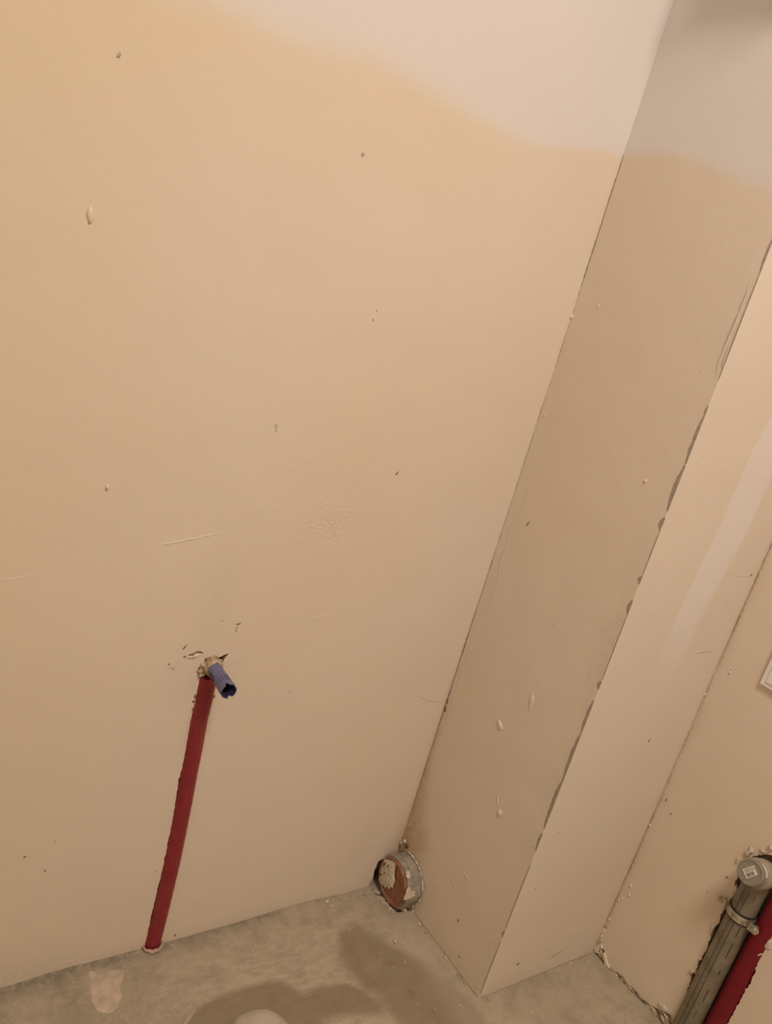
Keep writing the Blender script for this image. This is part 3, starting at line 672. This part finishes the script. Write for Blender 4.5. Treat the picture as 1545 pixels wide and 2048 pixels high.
for i, (q, s) in enumerate((([(-0.0414, -0.0197)], .005), ([(-0.0415, -0.0352)], .006), ([(-0.0410, -0.0494)], .006), ([(-0.0397, -0.0587)], .004), ([(0.0056, -0.0846)], .004), ([(-0.0358, -0.0637)], .005), ([(-0.0121, -0.0713)], .006), ([(0.0017, -0.0669)], .006))):
    c = q[0]
    v, f = lump((c[0], c[1], .001), s*1.7, s*.8, s*.5, i+60, (Vector((.55, -.83, 0)), Vector((.83, .55, 0)), Vector((0, 0, 1))), 2, .6)
    link('mortar_lump', v, f, M['floor'] if i < 4 else M['cream'], floor)
# loose crumbs
cv, cf = [], []
rc = random.Random(11)
spots = [(-0.0710, -0.1324), (-0.1084, -0.1422), (-0.1022, -0.1771), (-0.0767, -0.1752), (-0.1020, -0.2542), (-0.0784, -0.2727), (-0.0806, -0.2816), (-0.0290, -0.2820), (0.0897, -0.3288), (0.0878, -0.3403), (0.1885, -0.3356), (0.0531, -0.3153), (-0.1968, -0.1758), (-0.2705, -0.1730), (-0.3439, -0.0685), (-0.3193, -0.0568), (-0.6140, -0.0253), (-0.4342, 0.0452), (-0.1393, -0.0806), (0.2401, -0.3424), (0.2435, -0.4023), (0.0145, -0.3121), (0.1828, -0.3052), (-0.0305, -0.2603), (-0.0036, -0.1610), (-0.1758, -0.0845), (-0.2849, -0.0889), (-0.4172, -0.1196), (-0.6985, -0.0346), (-0.6540, -0.0379), (-0.4965, -0.0862)]
for i, c in enumerate(spots):
    s = .0010+.0012*rc.random() if i > 0 else .0040
    a = rc.random()*3.1; X = Vector((math.cos(a), math.sin(a), 0)); Y = Vector((-math.sin(a), math.cos(a), 0))
    cv_, cf_ = lump((c[0], c[1], s*.5), s*1.3, s*.8, s*.7, i+9, (X, Y, Vector((0, 0, 1))), 1, .5)
    cv, cf = join((cv, cf), (cv_, cf_))
for i in range(90):
    x = -.75+1.05*rc.random(); y = -.02-.46*rc.random()
    if x > -.01 and y > -.30: continue
    s = .0005+.0006*rc.random()
    cv, cf = join((cv, cf), lump((x, y, s*.6), s, s, s*.7, i, None, 1, .4))
tag(link('plaster_crumbs', cv, cf, simple_mat('crumbs', (.62, .53, .40), .9, .15, 30)), 'tiny pale plaster crumbs scattered over the concrete floor', 'debris', 'stuff')

# ================================================================== THINGS
# ---- red conduit on wall A
def red_mat(name, col, dust, zfade=None):
    mt, nt, bs = new_mat(name); b = NB(nt); p = b.pos()
    du = b.noise(p, 55, 4, .6)
    c = b.mix(b.range(du, .35, .75, 0, .5), col, tuple(k*.72 for k in col))
    c = b.mix(b.range(b.noise(b.mapping(p, scale=(60, 60, 14)), 1, 3, .6), .45, .75, 0, dust), c, (.46, .27, .20))
    b.put(bs.inputs['Base Color'], c)
    bs.inputs['Roughness'].default_value = .42; bs.inputs['Specular IOR Level'].default_value = .4
    if zfade:
        sz = nt.nodes.new('ShaderNodeSeparateXYZ'); b.put(sz.inputs[0], p)
        wv = b.wave(b.mapping(p, rot=(0, .10, 0)), 62, 1.2, 2, 2.0, 'BANDS', 'Z')
        h = b.math('MULTIPLY', wv, b.range(sz.outputs['Z'], zfade[0], zfade[1], .25, 1))
        b.put(bs.inputs['Normal'], b.bump(h, .35, .0012, b.bump(b.noise(p, 300, 2, .5), .2, .0006)))
    else:
        b.put(bs.inputs['Normal'], b.bump(b.noise(p, 120, 3, .5), .3, .001))
    return mt
M['red'] = red_mat('red_conduit_plastic', (0.265, 0.022, 0.030), .12, (.28, .42))
M['red2'] = red_mat('red_foam_film', (0.185, 0.004, 0.013), .0)
M['fine'] = simple_mat('pink_sealant', (.52, .37, .30), .8, .15, 120)
pc = [q[0] for q in ([(-0.4879, 0.5223)], [(-0.4868, 0.4809)], [(-0.4875, 0.4441)], [(-0.4853, 0.3917)], [(-0.4845, 0.3456)], [(-0.4827, 0.2886)], [(-0.4813, 0.2319)], [(-0.4805, 0.1779)], [(-0.4808, 0.1238)], [(-0.4811, 0.0684)], [(-0.4822, 0.0259)], [(-0.4832, -0.0032)], [(-0.4825, -0.0122)])]
path = []
for i in range(len(pc)-1):
    for j in range(8):
        t = j/8; path.append(WA.pt(pc[i][0]+(pc[i+1][0]-pc[i][0])*t, pc[i][1]+(pc[i+1][1]-pc[i][1])*t, -.0055))
path.append(WA.pt(pc[-1][0], -.01, -.0055))
rads = [.0148 + .0002*math.sin(i*2.1) for i in range(len(path))]
cond = thing('red_conduit', WA.pt(pc[-1][0], 0, 0), 'dark red ribbed conduit sunk upright in the left wall below the blue plug', 'pipe')
v, f = tube(path, rads, 32); auto_smooth(link('conduit', v, f, M['red'], cond))
cr = WA.pt(pc[-2][0], .0, -.002)
ring = []
for i in range(17):
    t = math.pi*(1.02+.96*i/16); ring.append(cr + Vector((math.cos(t)*.0165, math.sin(t)*.0155-.001, .0045+.001*math.sin(i*1.7))))
v, f = tube(ring, [.0012+.0022*math.sin(math.pi*i/16) for i in range(17)], 8)
q = link('floor_collar', v, f, M['fine'], cond, smooth=True); q['label'] = 'pale pinkish sealant ring where the conduit enters the floor'

# ---- blue test plug
PB = [(-0.4860, 0.5400)][0]
M['blue'] = simple_mat('blue_grey_plastic', (0.150, 0.150, 0.265), .5, .06, 120, dark=(0.125, .124, .225))
M['navy'] = simple_mat('navy_inside', (0.035, 0.035, 0.075), .5, .1, 120)
M['plum'] = simple_mat('plum_grime', (0.075, 0.055, 0.085), .7, .2, 200)
plug = thing('pipe_plug', WA.pt(PB[0], PB[1], 0), 'blue-grey plastic pressure plug sticking out of the left wall above the red conduit', 'plug')
pax = Vector((0.0, -1, 0.0)); n = 60; L0, L1 = -.012, .0665
def notch(t):
    for c0, wd, dp in ((35, 15, .0060), (112, 13, .0050), (200, 17, .0065), (290, 13, .0050)):
        d = abs((math.degrees(t)-c0+180) % 360-180)
        if d < wd: return dp*math.sqrt(1-(d/wd)**2)
    return 0
bx, by, ba = basis(pax); c0 = WA.pt(PB[0], PB[1], 0); V = []; Fc = []
rows = [(.0105, L0), (.0107, .010), (.0111, .035), (.0116, .055), (.0119, L1)]
for (r, h) in rows:
    for i in range(n):
        t = 2*math.pi*i/n; hh = h-(notch(t) if h == L1 else 0); V.append(c0 + ba*hh + (bx*math.cos(t)+by*math.sin(t))*r)
for (r, h) in [(q[0]-.0013, q[1]) for q in reversed(rows)][:-1]:
    for i in range(n):
        t = 2*math.pi*i/n; hh = h-(notch(t) if h == L1 else 0); V.append(c0 + ba*hh + (bx*math.cos(t)+by*math.sin(t))*r)
nr = 2*len(rows)-1; fm = []
for j in range(nr-1):
    for i in range(n):
        k = (i+1) % n; Fc.append((j*n+i, j*n+k, (j+1)*n+k, (j+1)*n+i)); fm.append(1 if j > len(rows)-1 else 0)
Fc.append(tuple((nr-1)*n+i for i in range(n))); fm.append(1)
auto_smooth(link('plug_body', V, Fc, [M['blue'], M['navy']], plug, fm=fm), 40)
up = Vector((0, 0, 1)); side = Vector((1, 0, 0))
for k in range(5):                                   # short grip ribs near the open end
    t = math.radians(150 - 20*k) ; d = side*math.cos(t) + up*math.sin(t); tn = -side*math.sin(t) + up*math.cos(t)
    o_ = c0 + pax*.041 + d*.0112 - tn*.0005
    v, f = box(o_, pax, tn, d, .0135, .0011, .0016)
    link('grip_rib', v, f, M['blue'], plug)
# grime smear on the left flank
V = []; Fc = []
for j in range(7):
    for i in range(5):
        hh = .020+.016*j/6; t = math.radians(160+11*i+(6 if j in (0, 6) else 0)); r = .0112+.0008*hh/.06
        V.append(c0 + pax*hh + (side*math.cos(t)+up*math.sin(t))*(r+.00035*math.sin(math.pi*i/4)))
for j in range(6):
    for i in range(4): Fc.append((5*j+i, 5*j+i+1, 5*j+i+6, 5*j+i+5))
q = link('grime_smear', V, Fc, M['plum'], plug, smooth=True); q['label'] = 'dark plum grime smear'
# plaster and hemp packed round the fitting
V, Fc = lathe(c0, pax, [(.0108, .011), (.0122, .0105), (.0132, .008), (.0140, .004), (.0142, -.004), (.0142, -.012)], 36)
V = [p + (p-c0-ba*(p-c0).dot(ba)).normalized()*(.0022*noise.noise(p*160)+.001*noise.noise(p*420)) + ba*.0025*noise.noise(p*130+Vector((3, 1, 0))) for p in V]
M['hemp'] = simple_mat('hemp_filler', (0.56, 0.44, 0.30), .9, .25, 260, bump=.001, spec=.15)
q = link('plaster_collar', V, Fc, M['hemp'], plug, smooth=True); q['label'] = 'lumpy cream plaster collar round the plug'
for k, (du, dv, s) in enumerate(((-.015, .003, .0045), (-.017, -.006, .005), (-.012, -.012, .0045), (-.009, .012, .0045), (-.002, .0150, .0045), (.010, .008, .004), (-.0185, -.001, .003), (-.016, -.014, .004), (.004, .014, .003))):
    v, f = lump(c0+Vector((du, -.001, dv)), s, s*.7, s*.8, k+90, None, 2, .5)
    link('filler_lump', v, f, M['hemp'] if k not in (3, 6, 8) else simple_mat('rust_filler', (.42, .24, .14), .9, .3, 200), plug, smooth=True)

# ---- drain socket in the corner
DC = Vector((0.0, -.0445, .0485)); RO = .0478
drain = thing('drain_socket', (0, DC.y, 0), 'capped drain pipe stub with orange-brown plaster-splashed lid in the floor corner', 'drain')
M['pipe_grey'] = simple_mat('grey_socket_plastic', (.36, .31, .24), .55, .22, 70, bump=.0006, dark=(.23, .205, .16))
M['orange'] = simple_mat('orange_brown_lid', (.31, .135, .070), .5, .3, 60, bump=.0006, dark=(.20, .088, .048))
ax_ = Vector((-1, 0, .0))
V, Fc = lathe(DC, ax_, [(RO, -.03), (RO, .020), (RO+.0015, .022), (RO+.0015, .030), (RO-.0005, .0325), (RO-.004, .0325), (RO-.0045, .020), (RO-.0045, -.02)], 64)
auto_smooth(link('socket_collar', V, Fc, M['pipe_grey'], drain))
V, Fc = lathe(DC, ax_, [(RO-.0052, .010), (RO-.0034, .0325), (RO-.0032, .0350), (RO-.0045, .0368), (RO-.0075, .0368), (RO-.0090, .0338), (RO-.020, .0330), (.0, .0328)], 64)
auto_smooth(link('drain_lid', V, Fc, M['orange'], drain), 50)
FRd = Frame(DC + ax_*.0330, Vector((0, -1, 0)), ax_)   # u to the right as seen, v up
def dpx(q): return q
splash = [(-0.0392, 0.0233), (-0.0301, 0.0316), (-0.0199, 0.0372), (-0.0060, 0.0426), (-0.0045, 0.0319), (-0.0025, 0.0203), (0.0024, 0.0103), (0.0066, 0.0093), (0.0057, -0.0038), (0.0065, -0.0092), (0.0002, -0.0115), (-0.0011, -0.0202), (-0.0087, -0.0200), (-0.0138, -0.0286), (-0.0202, -0.0272), (-0.0241, -0.0347), (-0.0366, -0.0328), (-0.0396, -0.0267), (-0.0346, -0.0133), (-0.0323, -0.0025), (-0.0394, -0.0153), (-0.0428, -0.0122), (-0.0423, -0.0055), (-0.0403, 0.0100)]
q = scab('plaster_splash', FRd, splash, .0034, M['cream'], drain, 3, .0015, .0016, .0022); q['label'] = 'cream plaster splashed over the upper left of the lid'
for k, c in enumerate([(-0.0312, 0.0146), (-0.0209, 0.0204), (-0.0241, 0.0002), (-0.0307, -0.0097)]):
    dent('lid_spot', Frame(FRd.O + ax_*.0055, FRd.U, ax_), c, (.0030, .0020, .0014, .0015)[k], (.0058, .0040, .0028, .003)[k], -.35, drain, M['orange'], k)
for k, q_ in enumerate(([(-0.0419, 0.2441), (-0.0356, 0.5519), (-0.0308, 0.5659), (-0.0262, 0.3734), (-0.0179, 0.3539), (-0.0176, 0.1626), (-0.0286, 0.0964), (-0.0428, 0.1102)], [(-0.0311, 1.1076), (-0.0250, 1.1179), (-0.0246, 0.9082), (-0.0317, 0.8358), (-0.0356, 0.9522)])):
    pts = q_
    FRs = Frame(Vector((0, 0, 0)), Vector((-1, 0, 0)), Vector((0, -1, 0)))
    P = jag([(a, b_) for a, b_ in pts], .003, .0012, k)
    V = []
    for lv in (0, 1):
        for (xx, th) in P:
            r = RO + .0016 + (.0012 if lv else -.0004); xx2 = xx; tt = th
            V.append(DC + Vector((xx2, 0, 0)) + Vector((0, -math.cos(tt), math.sin(tt)))*r)
    n_ = len(P)
    Fc = [tuple(range(n_, 2*n_))] + [(i, (i+1) % n_, n_+(i+1) % n_, n_+i) for i in range(n_)]
    link('plaster_splash', V, Fc, M['cream'], drain)
# ragged plaster lip where wall B meets the socket
for k in (0, 2, 3, 6, 7, 8, 11, 13, 14, 16):
    t = math.radians(-40+9.2*k+4*math.sin(k*2.3))
    c = DC + Vector((-.0015, -math.cos(t)*(RO+.0035), math.sin(t)*(RO+.0035)))
    if c.y > -.004: continue
    v, f = lump(c, .0013, .0060+.0025*math.sin(k), .0022, k+40, (Vector((1, 0, 0)), Vector((0, math.sin(t), math.cos(t))), Vector((0, -math.cos(t), math.sin(t)))), 2, .5)
    link('plaster_lump', v, f, M['plaster_plain'] if k % 3 else M['cream'], fB, smooth=True)
for k, (yy, zz, s) in enumerate(((-.020, .104, .004), (-.012, .110, .004), (-.006, .100, .004))):
    v, f = lump((-.003, yy, zz), s*.8, s, s, k+140, None, 2, .6); link('plaster_lump', v, f, M['cream'] if k else M['darkhole'], fB, smooth=True)

# ---- grey waste pipe on wall D
M['pvc'] = simple_mat('grey_pvc', (.245, .208, .145), .5, .14, 26, spec=.4, dark=(.175, .148, .102))
M['pvc_light'] = simple_mat('pale_grey_pvc', (.36, .315, .245), .45, .08, 40)
M['cap'] = simple_mat('grey_cap_plastic', (.250, .222, .165), .42, .05, 60)
M['ink'] = simple_mat('black_print', (.035, .03, .024), .7, .1, 200)
M['sticker'] = simple_mat('white_sticker', (.66, .61, .53), .5, .03, 80)
PX, PY, PR = .3220, -.4855, .0205
wp = thing('waste_pipe', (PX, PY, 0), 'grey plastic waste pipe with capped elbow let into the right wall', 'pipe')
CAPC = Vector((.2620, -.4912, .4038)); cax = Vector((-.94, -.02, .33)).normalized(); CS = .0208/.0276
v, f = tube([(PX, PY, -.02), (PX, PY, .1), (PX, PY, .25), (PX, PY, .352)], PR, 40)
auto_smooth(link('pipe', v, f, M['pvc'], wp))
br0 = CAPC - cax*.066
p0, p1, p2 = Vector((PX, PY, .350)), Vector((PX, PY, .378)), br0 + cax*.030
el = [p0*(1-t)**2 + p1*2*t*(1-t) + p2*t*t for t in [i/14 for i in range(15)]]
v, f = tube(el, [.0209]*2 + [.0204]*13, 40); auto_smooth(link('elbow', v, f, M['pvc'], wp), 50)
V, Fc = lathe(CAPC, cax, [(.0, -.053), (.0236, -.053), (.0236, -.030), (.0222, -.0275), (.0202, -.0250), (.0192, -.022), (.0190, -.010)], 48)
auto_smooth(link('elbow_socket', V, Fc, M['pvc_light'], wp))
V, Fc = lathe(CAPC, cax, [(r*CS, h*CS) for r, h in [(.0252, -.014), (.0272, -.0125), (.0276, -.005), (.0270, -.0008), (.0250, .0012), (.0232, .0010), (.0222, -.0006), (.010, -.0008), (0, -.0008)]], 56)
cap = auto_smooth(link('end_cap', V, Fc, M['cap'], wp), 40)
cx, cy, _ = basis(cax)      # cx horizontal, cy up on the cap face
rot_ = math.radians(58)
sx = cx*math.cos(rot_) + cy*math.sin(rot_); sy = cy*math.cos(rot_) - cx*math.sin(rot_)
so = CAPC + cax*.0000 + sx*.0005 + sy*.0005
def on_sticker(a, b_, wd, ht, h, th): return box(so + (sx*a + sy*b_)*.78 + cax*h, sx, sy, cax, wd*.78, ht*.78, th)
v, f = on_sticker(-.0125, -.0092, .0250, .0184, 0, .0005)
st_ = link('label_sticker', v, f, M['sticker'], cap); st_['label'] = 'small white barcode label on the cap'
bars = []; rb = random.Random(5); xx = -.0088
while xx < .0070:
    wd = rb.choice((.0005, .0007, .0010)); bars.append(on_sticker(xx, -.0074, wd, .0072, .0005, .0002)); xx += wd + rb.choice((.0005, .0008, .0011))
v, f = join(*bars); o_ = link('barcode', v, f, M['ink'], cap); o_['kind'] = 'stuff'
rows_ = []
for r_ in range(3):
    xx = -.0098
    while xx < .0075+.001*r_:
        wd = rb.uniform(.0025, .0050); rows_.append(on_sticker(xx, .0066-.0024*r_, wd, .0008, .0005, .0002)); xx += wd+rb.uniform(.0004, .0010)
v, f = join(*rows_); o_ = link('label_print', v, f, M['ink'], cap); o_['kind'] = 'stuff'
# curved white tag on the socket
bx, by, ba = basis(cax); V = []; Fc = []
for i in range(13):
    t = math.radians(20 + (80 - 20)*i/12)
    for h, r in ((-.0205, .0199), (-.0130, .0199), (-.0130, .0190), (-.0205, .0190)):
        V.append(CAPC + ba*h + (bx*math.cos(t)+by*math.sin(t))*r)
for i in range(12):
    for k in range(4): Fc.append((4*i+k, 4*i+(k+1) % 4, 4*i+4+(k+1) % 4, 4*i+4+k))
Fc += [(0, 1, 2, 3), (48, 49, 50, 51)]
o_ = link('size_label', V, Fc, M['sticker'], wp, smooth=False); o_['label'] = 'white strip label wrapped on the elbow socket'
# printed ruling with small marks along the pipe
def on_pipe(th, z, wd, ht, lift=.0003):
    V = []
    for i in range(3):
        t = th + (i/2-.5)*wd/PR
        for zz in (z, z+ht): V.append(Vector((PX - math.cos(t)*(PR+lift), PY - math.sin(t)*(PR+lift), zz)))
    return V, [(0, 1, 3, 2), (2, 3, 5, 4)]
TH1, TH2 = math.radians(-14), math.radians(9)
pr = [on_pipe(TH1, .0, .0010, .375), on_pipe(TH2, .0, .0010, .365)]
for v, f in pr: link('print_line', v, f, M['ink'], wp)
rp = random.Random(9); marks = []; z = .004
M['ink2'] = simple_mat('faded_print', (.085, .072, .052), .7, .1, 200)
while z < .355:
    if rp.random() < .8:
        th = (TH1+TH2)/2; s = .0030
        for (a, b_, ww, hh) in rp.choice((((-.0015, 0, .0008, .0034), (.0015, 0, .0008, .0034)), ((-.0005, 0, .0034, .0008), (.0012, 0, .0008, .0034)), ((0, 0, .0032, .0008), (0, .0026, .0032, .0008)), ((-.0012, 0, .0008, .0034), (0, .0013, .0026, .0008)))):
            marks.append(on_pipe(th + a/PR, z+b_, ww, hh))
    z += .0056
v, f = join(*marks); o_ = link('print_marks', v, f, M['ink2'], wp); o_['kind'] = 'stuff'
M['scuff'] = simple_mat('brown_scuff', (.10, .070, .038), .8, .4, 200)
for th_, z_, w_, h_ in ((38, .118, .0014, .030), (42, .215, .0016, .034), (46, .180, .0022, .010), (40, .262, .0016, .020), (38, .335, .001, .018), (30, .02, .001, .03), (34, .075, .0008, .022)):
    v, f = on_pipe(math.radians(th_), z_, w_, h_); link('scuff', v, f, M['scuff'], wp)

# ---- clamp
M['zinc'] = simple_mat('zinc_steel', (.62, .57, .45), .34, .25, 90, metallic=.7)
M['rubber'] = simple_mat('black_rubber', (.030, .026, .020), .7, .2, 90)
CZ = .2965
cl = thing('pipe_clamp', (PX, PY, CZ), 'steel pipe clamp with rubber liner and two screw ears round the grey waste pipe', 'clamp')
V, Fc = lathe((PX, PY, CZ), (0, 0, 1), [(PR-.0003, -.0095), (PR+.0022, -.0095), (PR+.0024, -.0075), (PR+.0016, -.0070), (PR+.0016, .0070), (PR+.0024, .0075), (PR+.0022, .0095), (PR-.0003, .0095)], 48)
auto_smooth(link('rubber_liner', V, Fc, M['rubber'], cl))
V, Fc = lathe((PX, PY, CZ), (0, 0, 1), [(PR+.0014, -.0068), (PR+.0029, -.0066), (PR+.0032, -.004), (PR+.0032, .004), (PR+.0029, .0066), (PR+.0014, .0068)], 48)
auto_smooth(link('clamp_band', V, Fc, M['zinc'], cl))
for sgn in (1, -1):
    ye = PY + sgn*(PR+.0020); xe = PX-.012
    V, Fc = box((xe-.0035, ye if sgn > 0 else ye-.0125, CZ-.0068), Vector((0, 1, 0)), Vector((0, 0, 1)), Vector((1, 0, 0)), .0125, .0136, .0035)
    Vb, Fb = lathe((xe-.0035, ye+sgn*.0100, CZ), (1, 0, 0), [(0, -.0002), (.0068, 0), (.0072, .0012), (.0072, .003), (.0066, .0036), (0, .0036)], 24)
    o_ = auto_smooth(link('clamp_ear', *join((V, Fc), (Vb, Fb)), M['zinc'], cl))
    Vs, Fs = lathe((xe-.0035, ye+sgn*.0100, CZ), (-1, 0, 0), [(.0050, -.0005), (.0050, .0016), (.0042, .0028), (.0022, .0030), (.0020, .0018), (0, .0018)], 20)
    auto_smooth(link('screw', Vs, Fs, M['zinc'], o_))
    Vs, Fs = tube([(xe, ye+sgn*.0075, CZ), (PX+.020, ye+sgn*.0075, CZ)], .0030, 12)
    auto_smooth(link('bolt_shank', Vs, Fs, M['zinc'], o_))
# ---- red insulated pipe beside it
rpth = [(.3330, -.5240, -.012), (.3330, -.5240, .1), (.3330, -.5240, .2), (.3335, -.5250, .31), (.3340, -.5258, .36), (.3400, -.5270, .395), (.3530, -.5290, .420), (.3850, -.5300, .435)]
P = []
for i in range(len(rpth)-1):
    for j in range(6): P.append(Vector(rpth[i]).lerp(Vector(rpth[i+1]), j/6))
P.append(Vector(rpth[-1]))
v, f = tube(P, [.0172+.0003*math.sin(i*1.3) for i in range(len(P))], 28)
tag(auto_smooth(link('insulated_pipe', v, f, M['red2'])), 'glossy deep red insulated pipe right of the grey waste pipe, edged by ragged plaster', 'pipe')

# ---- white socket plate on wall D
SPo = [(0.0762, 0.6649)][0]
M['white_plastic'] = simple_mat('white_plastic', (.82, .79, .74), .35, .03, 30)
sk = thing('wall_socket', WD.pt(SPo[0]+.04, SPo[1]+.04, 0), 'white plastic socket plate cut by the right edge of the photo', 'socket')
v, f = box(WD.pt(SPo[0], SPo[1], .0005), WD.U, WD.V, WD.N, .0810, .0810, .0065, .0014); auto_smooth(link('outer_frame', v, f, M['white_plastic'], sk), 20)
v, f = box(WD.pt(SPo[0]+.0085, SPo[1]+.0085, .0068), WD.U, WD.V, WD.N, .0640, .0640, .0022, .0012); auto_smooth(link('inner_frame', v, f, M['white_plastic'], sk), 20)
V, Fc = lathe(WD.pt(SPo[0]+.0405, SPo[1]+.0405, .0094), WD.N, [(.026, -.001), (.026, .0008), (.0205, .0012), (.0195, -.0006), (.0, -.0010)], 40)
auto_smooth(link('socket_insert', V, Fc, M['white_plastic'], sk))
for s in (-1, 1):
    V, Fc = lathe(WD.pt(SPo[0]+.0405+s*.0095, SPo[1]+.0405, .0096), WD.N, [(.0026, -.001), (.0026, -.0006), (0, -.0006)], 12); link('pin_hole', V, Fc, M['rubber'], sk)

# ---- unseen box added on the column above the frame to cast a soft shadow
sbox = thing('shadow_box', WB.pt(.17, 1.66, 0), 'unseen white box added high on the column side to cast a shadow', 'box')
v, f = box(WB.pt(.125, 1.630, 0), WB.U, WB.V, WB.N, .145, .13, .040, .003); auto_smooth(link('shadow_box_body', v, f, M['white_plastic'], sbox), 20)
v, f = box(WB.pt(.123, 1.628, .040), WB.U, WB.V, WB.N, .149, .134, .010, .003); auto_smooth(link('shadow_box_lid', v, f, M['white_plastic'], sbox), 20)

# ---- ceiling lamp (its light is set at the top)
lamp = thing('ceiling_lamp', (LIGHT_POS.x, LIGHT_POS.y, 2.55), 'round white flush lamp on the ceiling behind the viewer', 'lamp')
V, Fc = lathe((LIGHT_POS.x, LIGHT_POS.y, 2.55), (0, 0, -1), [(LIGHT_R+.03, 0), (LIGHT_R+.03, .022), (LIGHT_R+.022, .030), (LIGHT_R+.002, .030), (LIGHT_R, .022), (LIGHT_R, .0)], 48)
auto_smooth(link('lamp_body', V, Fc, M['white_plastic'], lamp))
em, nt, bs = new_mat('lamp_diffuser'); bs.inputs['Emission Color'].default_value = LIGHT_COLOR + (1,); bs.inputs['Emission Strength'].default_value = 6
V, Fc = lathe((LIGHT_POS.x, LIGHT_POS.y, 2.55), (0, 0, -1), [(LIGHT_R, .018), (LIGHT_R*.6, .026), (0, .028)], 48)
link('lamp_diffuser', V, Fc, em, lamp, smooth=True)
